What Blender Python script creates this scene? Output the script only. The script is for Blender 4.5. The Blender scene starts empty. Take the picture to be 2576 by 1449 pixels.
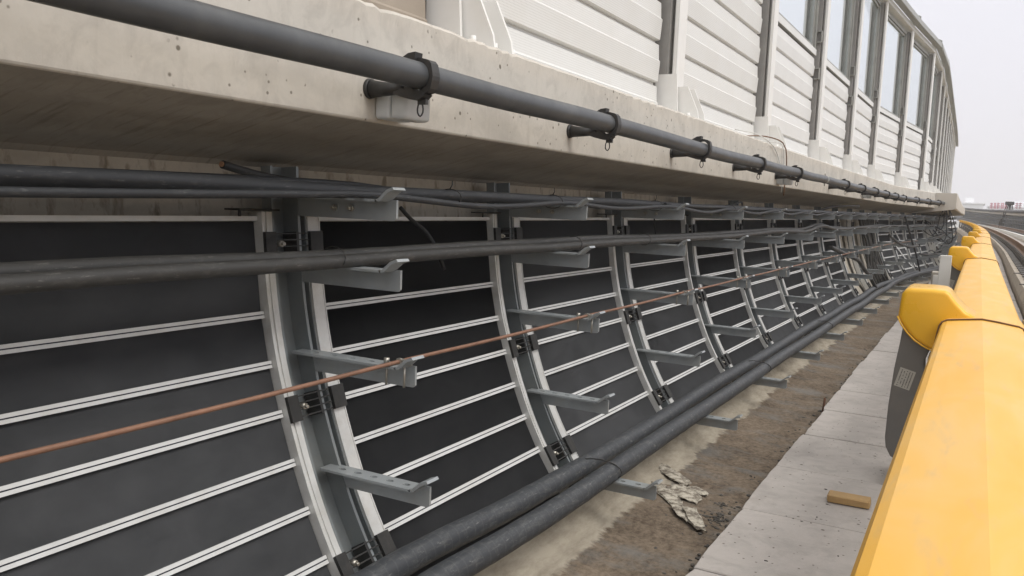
import bpy, bmesh, math, random
from mathutils import Vector, Matrix
random.seed(7)
scene = bpy.context.scene
col = scene.collection
R = math.radians
Z0 = 1.0          # camera height above the datum; the walkway top is at Z0-0.975

# ------------------------------------------------------------------ camera
YAW, PITCH, ROLL = R(28.6753), R(5.9268), R(2.2602)
cd = bpy.data.cameras.new('camera'); cam = bpy.data.objects.new('camera', cd); col.objects.link(cam)
fw = Vector((-math.sin(YAW)*math.cos(PITCH), math.cos(YAW)*math.cos(PITCH), -math.sin(PITCH)))
r0 = Vector((math.cos(YAW), math.sin(YAW), 0)); u0 = r0.cross(fw)
rr = math.cos(ROLL)*r0 + math.sin(ROLL)*u0; uu = -math.sin(ROLL)*r0 + math.cos(ROLL)*u0
m = Matrix((rr, uu, -fw)).transposed().to_4x4(); m.translation = (0, 0, Z0)
cam.matrix_world = m
cd.sensor_width = 36; cd.lens = 36*2117.03/2576
cd.clip_start = 0.02; cd.clip_end = 6000
cd.dof.use_dof = True; cd.dof.focus_distance = 2.2; cd.dof.aperture_fstop = 45
scene.camera = cam

# ------------------------------------------------------------------ world and sun (overcast)
w = bpy.data.worlds.new('World'); scene.world = w; w.use_nodes = True
nt = w.node_tree; nt.nodes.clear()
out = nt.nodes.new('ShaderNodeOutputWorld'); bg = nt.nodes.new('ShaderNodeBackground')
sky = nt.nodes.new('ShaderNodeTexSky'); sky.sky_type = 'NISHITA'; sky.sun_disc = False
SUN_EL, SUN_AZ = 52, 100      # azimuth clockwise from +Y
sky.sun_elevation = R(SUN_EL); sky.sun_rotation = R(SUN_AZ); sky.dust_density = 4; sky.air_density = 1
bg.inputs['Strength'].default_value = 0.1
# the cloud layer: pale, a little brighter overhead (overcast), sits over the Nishita sky
tc = nt.nodes.new('ShaderNodeTexCoord'); sp = nt.nodes.new('ShaderNodeSeparateXYZ')
nt.links.new(tc.outputs['Generated'], sp.inputs[0])
cr = nt.nodes.new('ShaderNodeValToRGB')
cr.color_ramp.elements[0].position = 0.0; cr.color_ramp.elements[0].color = (8.3, 8.15, 8.95, 1)
cr.color_ramp.elements[1].position = 1.0; cr.color_ramp.elements[1].color = (16.0, 15.6, 15.2, 1)
e = cr.color_ramp.elements.new(0.36); e.color = (9.2, 9.2, 9.9, 1)
e = cr.color_ramp.elements.new(0.62); e.color = (14.3, 14.0, 13.8, 1)
nt.links.new(sp.outputs['Z'], cr.inputs[0])
nz = nt.nodes.new('ShaderNodeTexNoise'); nz.inputs['Scale'].default_value = 2.2; nz.inputs['Detail'].default_value = 4
nt.links.new(tc.outputs['Generated'], nz.inputs['Vector'])
mr = nt.nodes.new('ShaderNodeMapRange'); mr.inputs['To Min'].default_value = 0.94; mr.inputs['To Max'].default_value = 1.06
nt.links.new(nz.outputs['Fac'], mr.inputs['Value'])
vm = nt.nodes.new('ShaderNodeVectorMath'); vm.operation = 'SCALE'
nt.links.new(cr.outputs[0], vm.inputs[0]); nt.links.new(mr.outputs[0], vm.inputs['Scale'])
mx = nt.nodes.new('ShaderNodeMix'); mx.data_type = 'RGBA'; mx.inputs[0].default_value = 0.93
nt.links.new(sky.outputs[0], mx.inputs[6]); nt.links.new(vm.outputs[0], mx.inputs[7])
nt.links.new(mx.outputs[2], bg.inputs[0]); nt.links.new(bg.outputs[0], out.inputs[0])
sd = bpy.data.lights.new('sun', 'SUN'); sd.energy = 1.5; sd.angle = R(28); sd.color = (1.0, 0.97, 0.92)
so = bpy.data.objects.new('sun', sd); col.objects.link(so)
sv = Vector((math.sin(R(SUN_AZ))*math.cos(R(SUN_EL)), math.cos(R(SUN_AZ))*math.cos(R(SUN_EL)), math.sin(R(SUN_EL))))
so.rotation_euler = sv.to_track_quat('Z', 'Y').to_euler(); so.location = (20, -10, 30)
scene.view_settings.view_transform = 'Standard'; scene.view_settings.look = 'None'
scene.view_settings.exposure = 0.14; scene.view_settings.gamma = 1
scene.render.engine = 'CYCLES'
scene.cycles.max_bounces = 8; scene.cycles.volume_bounces = 1

# ------------------------------------------------------------------ paths
def gw(s):            # lateral course of the viaduct wall (to the right of a straight line)
    if s < 12.4: return .00095*s*s
    if s < 16.4: return .146 + .105*(s-12.4) + .0005*(s-12.4)
    v = .568 + .012*math.sin(min((s-16.4)/2.2, math.pi/2)) - .0085*max(0, s-17.5)
    if s > 28: v -= (s-28)**2/2100
    return v
def gb(s):            # track, covers, rails, walkway
    v = .00022*s*s if s < 24 else .1267
    if s > 28: v -= (s-28)**2/2300
    elif s < 0: v = 0
    return v
def gopp(s):
    return -(s-30)**2/1400 if s > 30 else 0
def rise(s, g=None): return 0 if s < 30 else (.000106 if g is gopp else .00004)*(s-30)**2
def P(n, s, z, g=gw): return Vector((n+g(s), s, z+rise(s, g)+Z0))
def head(s, g=gw):
    h = .05; return -math.atan((g(s+h)-g(s-h))/(2*h))

RC = [(.09,1.398),(-.06,1.389),(-.166,1.379),(-.272,1.364),(-.38,1.340),(-.486,1.306),(-.589,1.268),(-.688,1.225),(-.786,1.172),(-.88,1.108),(-.96,1.045)]
def Dr(z):
    for (z1, d1), (z2, d2) in zip(RC, RC[1:]):
        if z2 <= z <= z1: return d1 + (d2-d1)*(z-z1)/(z2-z1)
    return RC[0][1] if z > 0 else RC[-1][1]
def Drs(z): return (Dr(z-.04)+Dr(z)*2+Dr(z+.04))/4 if -.92 < z < .05 else Dr(z)
def curve_pt(z, off):
    d = (Drs(z+.01)-Drs(z-.01))/.02
    l = math.hypot(1, d)
    return (-Drs(z)+off/l, z+off*d/l)

# ------------------------------------------------------------------ materials
MATS = {}
def new_mat(name):
    m = bpy.data.materials.new(name); m.use_nodes = True
    n = m.node_tree.nodes; b = n['Principled BSDF']
    return m, m.node_tree, b
def lk(t, a, b): t.links.new(a, b)
def noise(t, vec, scale, detail=4, rough=.6, dist=0):
    n = t.nodes.new('ShaderNodeTexNoise'); n.inputs['Scale'].default_value = scale; n.inputs['Detail'].default_value = detail
    n.inputs['Roughness'].default_value = rough; n.inputs['Distortion'].default_value = dist
    if vec is not None: lk(t, vec, n.inputs['Vector'])
    return n.outputs['Fac']
def mapping(t, src, scale, loc=(0,0,0)):
    n = t.nodes.new('ShaderNodeMapping'); n.inputs['Scale'].default_value = scale; n.inputs['Location'].default_value = loc
    lk(t, src, n.inputs['Vector']); return n.outputs[0]
def ramp(t, fac, stops):
    n = t.nodes.new('ShaderNodeValToRGB'); lk(t, fac, n.inputs[0])
    el = n.color_ramp.elements
    el[0].position, el[0].color = stops[0][0], (*stops[0][1], 1) if len(stops[0][1]) == 3 else stops[0][1]
    el[1].position, el[1].color = stops[-1][0], (*stops[-1][1], 1)
    for p, c in stops[1:-1]:
        k = el.new(p); k.color = (*c, 1)
    return n.outputs[0]
def mixc(t, fac, a, b, mode='MIX'):
    n = t.nodes.new('ShaderNodeMix'); n.data_type = 'RGBA'; n.blend_type = mode
    if hasattr(fac, 'links'): lk(t, fac, n.inputs[0])
    else: n.inputs[0].default_value = fac
    for v, k in ((a, 6), (b, 7)):
        if hasattr(v, 'links'): lk(t, v, n.inputs[k])
        else: n.inputs[k].default_value = (*v, 1)
    return n.outputs[2]
def bump(t, b, h, strength=.3, dist=.01):
    n = t.nodes.new('ShaderNodeBump'); n.inputs['Strength'].default_value = strength; n.inputs['Distance'].default_value = dist
    lk(t, h, n.inputs['Height'])
    lk(t, n.outputs[0], b.inputs['Normal'])
    return n
def texco(t, kind='Object'):
    n = t.nodes.new('ShaderNodeTexCoord'); return n.outputs[kind]
def mathn(t, op, a, b=0.0):
    n = t.nodes.new('ShaderNodeMath'); n.operation = op
    for v, k in ((a, 0), (b, 1)):
        if hasattr(v, 'links'): lk(t, v, n.inputs[k])
        else: n.inputs[k].default_value = v
    return n.outputs[0]
BW = lambda a, b: [(a, (0,0,0)), (b, (1,1,1))]

def simple(name, c, rough=.5, metal=0, var=.12, scale=12, bumps=.0, dirt=None, dirt_amt=.35, spec=.5):
    m, t, b = new_mat(name)
    tcx = texco(t)
    c2 = tuple(max(0, x*(1-var)) for x in c); c3 = tuple(min(1, x*(1+var)) for x in c)
    base = ramp(t, noise(t, tcx, scale, 5), [(.3, c2), (.7, c3)])
    if dirt:
        f = ramp(t, noise(t, tcx, scale*.6, 7, .7), [(.48, (0,0,0)), (.72, (dirt_amt,)*3)])
        base = mixc(t, f, base, dirt)
    lk(t, base, b.inputs['Base Color'])
    b.inputs['Metallic'].default_value = metal
    b.inputs['Specular IOR Level'].default_value = spec
    rg_ = t.nodes.new('ShaderNodeMapRange'); lk(t, noise(t, tcx, scale*2.3, 4), rg_.inputs['Value'])
    rg_.inputs['To Min'].default_value = max(.05, rough-.1); rg_.inputs['To Max'].default_value = min(1, rough+.12)
    lk(t, rg_.outputs[0], b.inputs['Roughness'])
    if bumps: bump(t, b, noise(t, tcx, scale*6, 6), bumps, .003)
    MATS[name] = m
    return m

def concrete(name, c, streak=None, holes=True, grain=(1,1,1), dark=.8, streak_lo=.55, streak_amt=.45, patch=None):
    m, t, b = new_mat(name)
    uv = texco(t, 'UV')
    big = noise(t, mapping(t, uv, (1.3, 2.2, 1)), 1.6, 6, .62, .4)
    fine = noise(t, uv, 90, 4)
    base = ramp(t, big, [(.3, tuple(x*dark for x in c)), (.5, c), (.72, tuple(min(1, x*1.1) for x in c))])
    mid = noise(t, mapping(t, uv, (9, 7, 1)), 1.5, 6, .7, .8)
    base = mixc(t, ramp(t, mid, [(.46, (0,0,0)), (.66, (.5,.5,.5))]), base, tuple(x*.70 for x in c))
    base = mixc(t, mathn(t, 'MULTIPLY', fine, .16), base, tuple(x*.5 for x in c))
    if streak:
        st = noise(t, mapping(t, uv, streak), 1, 5, .65, .2)
        f = ramp(t, st, [(streak_lo, (0,0,0)), (streak_lo+.14, (streak_amt,)*3)])
        base = mixc(t, f, base, (c[0]*.38, c[1]*.35, c[2]*.30))
    if holes:
        for sc_, th, amt in ((9, .060, .9), (17, .085, .85), (36, .125, .75)):
            v = t.nodes.new('ShaderNodeTexVoronoi'); v.inputs['Scale'].default_value = sc_
            lk(t, uv, v.inputs['Vector'])
            dd = ramp(t, v.outputs['Distance'], [(th*.75, (amt,)*3), (th*1.15, (0,0,0))])
            sel = ramp(t, noise(t, mapping(t, uv, (1, 1, 1), (sc_, 0, 0)), sc_*.45, 1), BW(.45, .49))
            base = mixc(t, mathn(t, 'MULTIPLY', dd, sel), base, (c[0]*.22, c[1]*.2, c[2]*.17))
    if patch: 
        f = ramp(t, noise(t, mapping(t, uv, patch[0]), 1, 6, .7), [(patch[1], (0,0,0)), (patch[1]+.06, (.8,.8,.8))])
        base = mixc(t, f, base, patch[2])
    lk(t, base, b.inputs['Base Color'])
    b.inputs['Roughness'].default_value = .85; b.inputs['Specular IOR Level'].default_value = .25
    hh = mathn(t, 'ADD', mathn(t, 'MULTIPLY', fine, .3), noise(t, uv, 22, 5))
    bump(t, b, hh, .25, .004)
    MATS[name] = m; return m

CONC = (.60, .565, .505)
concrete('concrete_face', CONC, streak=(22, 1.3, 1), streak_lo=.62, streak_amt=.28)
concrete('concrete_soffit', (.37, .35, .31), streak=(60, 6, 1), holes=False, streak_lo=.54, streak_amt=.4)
concrete('concrete_inner', (.48, .44, .37), streak=(26, 9, 1), holes=False, streak_lo=.53, streak_amt=.85)
concrete('concrete_slab', (.49, .458, .428), holes=True, dark=.8, streak=(3, 5, 1), streak_lo=.62, streak_amt=.35)
concrete('concrete_bed', (.47, .42, .355), holes=False, dark=.75)
concrete('concrete_far', (.44, .41, .36), holes=False)
simple('steel_paint', (.225, .245, .25), .42, .35, .10, 10, .05, (.30, .28, .22), .3)
simple('steel_arm', (.34, .365, .375), .4, .25, .10, 14, .05, (.36, .33, .27), .35)
simple('aluminium', (.62, .62, .60), .42, .25, .06, 30, .04, (.42, .38, .3), .35)
simple('joint_white', (.66, .67, .66), .45, .1, .05, 20, .0, (.4, .37, .3), .3)
simple('joint_gap', (.012, .014, .03), .5, 0, .05, 20)
simple('rubber_black', (.022, .022, .021), .6, 0, .2, 30, .15, (.07, .06, .05), .4)
simple('bolt_zinc', (.45, .43, .38), .38, .8, .1, 30)
simple('pipe_grey', (.066, .071, .076), .42, 0, .14, 9, .03, (.17, .17, .165), .35)
simple('pipe_clamp_black', (.03, .029, .028), .5, 0, .2, 30, .1, (.09, .075, .06), .4)
simple('box_plastic', (.60, .62, .62), .35, 0, .05, 10, .02)
simple('copper', (.235, .125, .08), .55, .2, .22, 18, .1, (.22, .13, .09), .6)
simple('copper_core', (.45, .25, .14), .5, .5, .2, 60)
simple('fence_white', (.74, .74, .725), .5, 0, .03, 3, .0)
simple('fence_flange', (.80, .79, .76), .45, 0, .03, 4, .0, (.55, .52, .45), .25)
simple('fence_brown', (.33, .28, .225), .6, 0, .12, 3, .0)
simple('fence_frame', (.33, .33, .305), .42, .2, .1, 10)
simple('fence_recess_shade', (.29, .28, .265), .55, 0, .1, 10)
simple('hood_yellow', (.82, .45, .018), .30, 0, .04, 6, .0, (.62, .40, .08), .15)
simple('frp_grey', (.165, .16, .15), .5, 0, .06, 10, .03, (.28, .25, .2), .2)
simple('sticker', (.48, .47, .42), .5, 0, .04, 30)
simple('ink', (.08, .08, .08), .6, 0, .1, 30)
simple('rail_rust', (.19, .105, .06), .6, .3, .25, 14, .2, (.25, .16, .1), .4)
simple('rail_top', (.38, .33, .28), .4, .7, .1, 20)
simple('fastener', (.15, .145, .14), .6, .2, .3, 20, .2)
simple('duct_white', (.66, .66, .63), .6, 0, .06, 5)
simple('clod', (.085, .078, .068), .95, 0, .3, 30, .4)
simple('wood', (.46, .30, .13), .7, 0, .2, 12, .3, (.28, .18, .09), .5)
simple('mast_black', (.02, .02, .02), .6)
simple('far_white', (.85, .86, .88), .7, 0, .03, 1)
simple('far_red', (.5, .14, .2), .6, 0, .05, 2)  # red paled, distance haze mixed into the colour
simple('far_window', (.55, .57, .6), .3, 0, .1, 2)
simple('rust_rod', (.12, .06, .035), .8, 0, .2, 20)

def cable_mat(name, c, dust, amt, lo=.46):
    m, t, b = new_mat(name)
    uv = texco(t, 'UV')
    a = noise(t, mapping(t, uv, (9, 26, 1)), 2.2, 9, .8, .5)
    f = ramp(t, a, [(lo, (0,0,0)), (lo+.2, (amt,)*3)])
    base = mixc(t, f, c, dust)
    g = noise(t, mapping(t, uv, (24, 110, 1)), 1, 5, .7)
    base = mixc(t, ramp(t, g, [(.60, (0,0,0)), (.68, (.8*amt,)*3)]), base, tuple(min(1, x*1.9) for x in dust))
    lk(t, base, b.inputs['Base Color']); b.inputs['Roughness'].default_value = .55
    bump(t, b, mathn(t, 'ADD', a, mathn(t, 'MULTIPLY', g, .4)), .22, .002)
    MATS[name] = m
cable_mat('cable_clean', (.022, .024, .027), (.10, .10, .095), .5, .52)
cable_mat('cable_dusty', (.036, .035, .033), (.095, .092, .082), .75, .5)
cable_mat('cable_armoured', (.04, .044, .05), (.20, .20, .19), .45, .5)

# wrapped look: rings round the armoured cables
def rings(name):
    m = MATS[name]; t = m.node_tree; b = t.nodes['Principled BSDF']
    uv = texco(t, 'UV'); w_ = t.nodes.new('ShaderNodeTexWave'); w_.inputs['Scale'].default_value = 9; w_.inputs['Distortion'].default_value = 2.5
    w_.inputs['Detail'].default_value = 3
    lk(t, uv, w_.inputs['Vector'])
    lines = ramp(t, w_.outputs['Fac'], [(.93, (0,0,0)), (.99, (.08,.08,.08))])
    old = b.inputs['Base Color'].links[0].from_socket
    lk(t, mixc(t, lines, old, (.25, .25, .24)), b.inputs['Base Color'])
rings('cable_armoured')

# panel: satin charcoal sheet
def m_panel():
    m, t, b = new_mat('panel_charcoal'); o = texco(t)
    geo = t.nodes.new('ShaderNodeNewGeometry')
    a = noise(t, mapping(t, geo.outputs['Position'], (2.2, 5.5, 9)), 1.4, 5, .6, .5)
    base = ramp(t, a, [(.3, (.088, .091, .096)), (.7, (.118, .121, .127))])
    sp_ = noise(t, geo.outputs['Position'], 260, 2)
    base = mixc(t, ramp(t, sp_, [(.74, (0,0,0)), (.8, (.5,.5,.5))]), base, (.16, .16, .15))
    lk(t, base, b.inputs['Base Color'])
    r = t.nodes.new('ShaderNodeMapRange'); lk(t, a, r.inputs['Value']); r.inputs['From Min'].default_value = .3; r.inputs['From Max'].default_value = .7
    r.inputs['To Min'].default_value = .36; r.inputs['To Max'].default_value = .5
    lk(t, r.outputs[0], b.inputs['Roughness']); b.inputs['Metallic'].default_value = .0; b.inputs['Specular IOR Level'].default_value = .32
    bump(t, b, noise(t, mapping(t, geo.outputs['Position'], (3, 3, 8)), 1.5, 2), .35, .012)
    MATS['panel_charcoal'] = m
m_panel()

# perforated noise-barrier sheet
def m_perf():
    m, t, b = new_mat('fence_perforated'); uv = texco(t, 'UV')
    s1 = t.nodes.new('ShaderNodeVectorMath'); s1.operation = 'MULTIPLY'; s1.inputs[1].default_value = (110, 110, 1); lk(t, uv, s1.inputs[0])
    fr = t.nodes.new('ShaderNodeVectorMath'); fr.operation = 'FRACTION'; lk(t, s1.outputs[0], fr.inputs[0])
    su = t.nodes.new('ShaderNodeVectorMath'); su.operation = 'SUBTRACT'; su.inputs[1].default_value = (.5, .5, 0); lk(t, fr.outputs[0], su.inputs[0])
    ln = t.nodes.new('ShaderNodeVectorMath'); ln.operation = 'LENGTH'; lk(t, su.outputs[0], ln.inputs[0])
    f = ramp(t, ln.outputs['Value'], [(.22, (.42,.42,.42)), (.3, (0,0,0))])
    base = mixc(t, f, (.75, .75, .73), (.42, .41, .37))
    base = mixc(t, ramp(t, noise(t, uv, 3, 4), [(.4, (0,0,0)), (.8, (.25,.25,.25))]), base, (.6, .57, .5))
    lk(t, base, b.inputs['Base Color']); b.inputs['Roughness'].default_value = .5
    MATS['fence_perforated'] = m
m_perf()

def m_glass():
    m, t, b = new_mat('fence_glass'); t.nodes.clear()
    o = t.nodes.new('ShaderNodeOutputMaterial'); tr = t.nodes.new('ShaderNodeBsdfTransparent'); gl = t.nodes.new('ShaderNodeBsdfGlossy')
    tr.inputs[0].default_value = (.96, .985, .99, 1); gl.inputs['Roughness'].default_value = .03
    ms = t.nodes.new('ShaderNodeMixShader'); ms.inputs[0].default_value = .16; lk(t, tr.outputs[0], ms.inputs[1]); lk(t, gl.outputs[0], ms.inputs[2])
    lk(t, ms.outputs[0], o.inputs[0]); MATS['fence_glass'] = m
m_glass()

def m_cover():      # weathered yellow cover: pale dust film with saturated patches
    m, t, b = new_mat('cover_yellow'); geo = t.nodes.new('ShaderNodeNewGeometry'); p = geo.outputs['Position']
    a = noise(t, mapping(t, p, (6, 1.6, 6)), 1.5, 6, .55, .7)
    base = ramp(t, a, [(.30, (.79, .405, .03)), (.50, (.79, .435, .06)), (.72, (.77, .47, .13))])
    s_ = noise(t, mapping(t, p, (26, 5, 26)), 1, 6, .7, .5)
    base = mixc(t, ramp(t, s_, [(.54, (0,0,0)), (.74, (.45,.45,.45))]), base, (.50, .36, .20))
    lk(t, base, b.inputs['Base Color']); b.inputs['Roughness'].default_value = .42
    bump(t, b, noise(t, p, 140, 3), .05, .002)
    MATS['cover_yellow'] = m
m_cover()

def m_dirt():
    m, t, b = new_mat('dirt'); uv = texco(t, 'UV')
    a = noise(t, mapping(t, uv, (2.4, 1.0, 1)), 2.2, 8, .7, .3)
    base = ramp(t, mathn(t, 'ADD', mathn(t, 'MULTIPLY', noise(t, uv, 6, 8, .75), .55), mathn(t, 'MULTIPLY', noise(t, uv, 48, 6, .8), .45)), [(.38, (.085, .064, .046)), (.5, (.165, .13, .096)), (.62, (.25, .20, .15))])
    wet = ramp(t, a, [(.50, (0,0,0)), (.62, (.55,.55,.55))])
    base = mixc(t, wet, base, (.185, .19, .185))
    # clean concrete haunch next to the wall (v is the distance along the section)
    sx = t.nodes.new('ShaderNodeSeparateXYZ'); lk(t, uv, sx.inputs[0])
    edge = mathn(t, 'ADD', sx.outputs['Y'], mathn(t, 'MULTIPLY', mathn(t, 'SUBTRACT', noise(t, mapping(t, uv, (2.2, 1, 1)), 3, 6, .7), .5), .16))
    f = ramp(t, edge, [(.150, (1,1,1)), (.165, (0,0,0))])
    cc = ramp(t, noise(t, mapping(t, uv, (3, 8, 1)), 2, 6, .7), [(.35, (.29, .255, .20)), (.6, (.44, .395, .32))])
    base = mixc(t, f, base, cc)
    # darker gutter beside the walkway
    g2 = ramp(t, edge, [(.47, (0,0,0)), (.53, (.7,.7,.7))])
    base = mixc(t, g2, base, (.115, .108, .095))
    lk(t, base, b.inputs['Base Color']); b.inputs['Roughness'].default_value = .9; b.inputs['Specular IOR Level'].default_value = .2
    h = mathn(t, 'ADD', noise(t, uv, 60, 6, .75), noise(t, uv, 14, 5))
    bump(t, b, h, .6, .006)
    MATS['dirt'] = m
m_dirt()

def m_plaster():
    m, t, b = new_mat('plaster'); o = texco(t)
    base = ramp(t, noise(t, o, 45, 6, .7), [(.40, (.14, .115, .09)), (.50, (.30, .27, .22)), (.60, (.52, .48, .40))])
    lk(t, base, b.inputs['Base Color']); b.inputs['Roughness'].default_value = .9; bump(t, b, noise(t, o, 120, 4), .5, .003)
    MATS['plaster'] = m
m_plaster()
def m_ground():
    m, t, b = new_mat('far_ground'); geo = t.nodes.new('ShaderNodeNewGeometry')
    base = ramp(t, noise(t, geo.outputs['Position'], .02, 6), [(.35, (.10, .11, .07)), (.6, (.19, .17, .13))])
    lk(t, base, b.inputs['Base Color']); b.inputs['Roughness'].default_value = .95; MATS['far_ground'] = m
m_ground()

# ------------------------------------------------------------------ object helpers
def tag(o, label=None, cat=None, group=None, kind=None):
    if label: o['label'] = label
    if cat: o['category'] = cat
    if group: o['group'] = group
    if kind: o['kind'] = kind
    return o
def empty(name, loc=(0,0,0), rz=0, **k):
    o = bpy.data.objects.new(name, None); o.empty_display_size = .05; col.objects.link(o)
    o.location = loc; o.rotation_euler = (0, 0, rz); tag(o, **k); return o
def link(name, bm, mats, parent=None, smooth=False, **k):
    me = bpy.data.meshes.new(name); bm.to_mesh(me); bm.free()
    for mm in (mats if isinstance(mats, (list, tuple)) else [mats]): me.materials.append(MATS[mm])
    if smooth:
        for p in me.polygons: p.use_smooth = True
    o = bpy.data.objects.new(name, me); col.objects.link(o)
    if parent: o.parent = parent
    tag(o, **k); return o
def recentre(o):
    """move the origin of a mesh thing from the world origin to its own base"""
    vs = o.data.vertices
    lo = Vector([min(v.co[i] for v in vs) for i in range(3)]); hi = Vector([max(v.co[i] for v in vs) for i in range(3)])
    c = Vector(((lo.x+hi.x)/2, (lo.y+hi.y)/2, lo.z))
    o.data.transform(Matrix.Translation(-c)); o.location = c
    return o
def copy_tree(o, parent=None):
    c = o.copy(); col.objects.link(c); c.parent = parent
    for ch in list(o.children): copy_tree(ch, c)
    return c
def nb(): return bmesh.new()
def box(bm, x0, x1, y0, y1, z0, z1, bev=0, mi=0, seg=1):
    vs = [bm.verts.new((x, y, z)) for x in (x0, x1) for y in (y0, y1) for z in (z0, z1)]
    q = [(0,1,3,2), (4,6,7,5), (0,4,5,1), (2,3,7,6), (0,2,6,4), (1,5,7,3)]
    fs = [bm.faces.new([vs[i] for i in f]) for f in q]
    for f in fs: f.material_index = mi
    if bev:
        es = list({e for f in fs for e in f.edges})
        r_ = bmesh.ops.bevel(bm, geom=es, offset=bev, segments=seg, affect='EDGES', profile=.5)
        for f in r_['faces']: f.material_index = mi
    return vs
def cyl(bm, p0, p1, r0, r1=None, n=16, caps=True, mi=0):
    r1 = r0 if r1 is None else r1
    p0, p1 = Vector(p0), Vector(p1); d = (p1-p0).normalized()
    a = d.orthogonal().normalized(); b = d.cross(a)
    A = [bm.verts.new(p0+(a*math.cos(2*math.pi*k/n)+b*math.sin(2*math.pi*k/n))*r0) for k in range(n)]
    B = [bm.verts.new(p1+(a*math.cos(2*math.pi*k/n)+b*math.sin(2*math.pi*k/n))*r1) for k in range(n)]
    for k in range(n):
        f = bm.faces.new((A[k], A[(k+1) % n], B[(k+1) % n], B[k])); f.smooth = True; f.material_index = mi
    if caps:
        bm.faces.new(A[::-1]).material_index = mi; bm.faces.new(B).material_index = mi
def catmull(pts, step):
    pts = [Vector(p) for p in pts]; out_ = []
    if len(pts) < 3: 
        n = max(1, int((pts[1]-pts[0]).length/step)); return [pts[0].lerp(pts[1], k/n) for k in range(n+1)]
    for i in range(len(pts)-1):
        p0 = pts[i-1] if i else pts[0]*2-pts[1]; p1, p2 = pts[i], pts[i+1]
        p3 = pts[i+2] if i+2 < len(pts) else p2*2-p1
        n = max(1, int((p2-p1).length/step))
        for k in range(n):
            t = k/n
            out_.append(.5*((2*p1)+(p2-p0)*t+(2*p0-5*p1+4*p2-p3)*t*t+(3*p1-p0-3*p2+p3)*t**3))
    out_.append(pts[-1]); return out_
def tube(bm, pts, r, n=12, step=.06, closed=False, mi=0, wob=0):
    path = catmull(pts, step) if step else [Vector(p) for p in pts]
    uvl = bm.loops.layers.uv.verify()
    t0 = (path[1]-path[0]).normalized(); a = Vector((0, 0, 1)).cross(t0)
    a = a.normalized() if a.length > .05 else t0.orthogonal().normalized()
    ringsv = []; L = [0]
    for i, p in enumerate(path):
        t = (path[min(i+1, len(path)-1)]-path[max(i-1, 0)]).normalized()
        a = (a - t*a.dot(t)).normalized(); b = t.cross(a)
        rad = r*(1+wob*random.uniform(-1, 1)) if wob else r
        ringsv.append([bm.verts.new(p+(a*math.cos(2*math.pi*k/n)+b*math.sin(2*math.pi*k/n))*rad) for k in range(n)])
        if i: L.append(L[-1]+(p-path[i-1]).length)
    for i in range(len(ringsv)-1):
        for k in range(n):
            f = bm.faces.new((ringsv[i][k], ringsv[i][(k+1) % n], ringsv[i+1][(k+1) % n], ringsv[i+1][k])); f.smooth = True; f.material_index = mi
            c = 2*math.pi*r
            for lp, (u, v) in zip(f.loops, ((L[i], k/n*c), (L[i], (k+1)/n*c), (L[i+1], (k+1)/n*c), (L[i+1], k/n*c))): lp[uvl].uv = (u, v)
    bm.faces.new(ringsv[0][::-1]).material_index = mi; bm.faces.new(ringsv[-1]).material_index = mi
def prism(bm, poly, axis, a, b, mi=0, bev=0):
    """extrude a 2-D polygon: axis 'y' -> poly is (x,z); axis 'x' -> (y,z); axis 'z' -> (x,y)"""
    def mk(p, t):
        return {'y': (p[0], t, p[1]), 'x': (t, p[0], p[1]), 'z': (p[0], p[1], t)}[axis]
    A = [bm.verts.new(mk(p, a)) for p in poly]; B = [bm.verts.new(mk(p, b)) for p in poly]
    n = len(poly); fs = [bm.faces.new(A), bm.faces.new(B[::-1])]
    for k in range(n): fs.append(bm.faces.new((A[k], B[k], B[(k+1) % n], A[(k+1) % n])))
    for f in fs: f.material_index = mi
    bmesh.ops.recalc_face_normals(bm, faces=fs)
    if bev:
        es = list({e for f in fs[:2] for e in f.edges})
        bmesh.ops.bevel(bm, geom=es, offset=bev, segments=2, affect='EDGES', profile=.5)
    return fs
def srange(a, b, st):
    n = max(1, int(round((b-a)/st))); return [a+(b-a)*k/n for k in range(n+1)]
def loft(bm, secf, ss, g, mis=None, closed=False, v0=0, jit=None, ends=False):
    """secf(s) -> list of (n,z)"""
    uvl = bm.loops.layers.uv.verify(); prev = None; first = None
    for s in ss:
        sec = secf(s)
        row = [bm.verts.new(P(n, s, z, g) + (jit(k, s) if jit else Vector())) for k, (n, z) in enumerate(sec)]
        arc = [v0]
        for k in range(1, len(sec)): arc.append(arc[-1]+math.hypot(sec[k][0]-sec[k-1][0], sec[k][1]-sec[k-1][1]))
        if closed: arc.append(arc[-1]+math.hypot(sec[0][0]-sec[-1][0], sec[0][1]-sec[-1][1]))
        if first is None: first = row
        if prev:
            N = len(row); rngk = range(N if closed else N-1)
            for k in rngk:
                k2 = (k+1) % N
                f = bm.faces.new((prev[0][k], prev[0][k2], row[k2], row[k])); f.material_index = mis[k] if mis else 0
                for lp, (u, v) in zip(f.loops, ((prev[2], arc[k]), (prev[2], arc[k+1]), (s, arc[k+1]), (s, arc[k]))): lp[uvl].uv = (u, v)
        prev = (row, arc, s)
    if ends and closed: bm.faces.new(first); bm.faces.new(prev[0][::-1])
    bmesh.ops.recalc_face_normals(bm, faces=bm.faces[:])
ORD = ['first','second','third','fourth','fifth','sixth','seventh','eighth','ninth','tenth','eleventh','twelfth','thirteenth','fourteenth','fifteenth','sixteenth','seventeenth','eighteenth','nineteenth','twentieth']
TENS = {20:'twenty', 30:'thirty', 40:'forty', 50:'fifty', 60:'sixty'}
def ordn(i):
    i += 1
    if i <= 20: return ORD[i-1]
    t_, u_ = i//10*10, i % 10
    return (TENS[t_][:-1]+'ieth') if u_ == 0 else TENS[t_]+'-'+ORD[u_-1]

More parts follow.
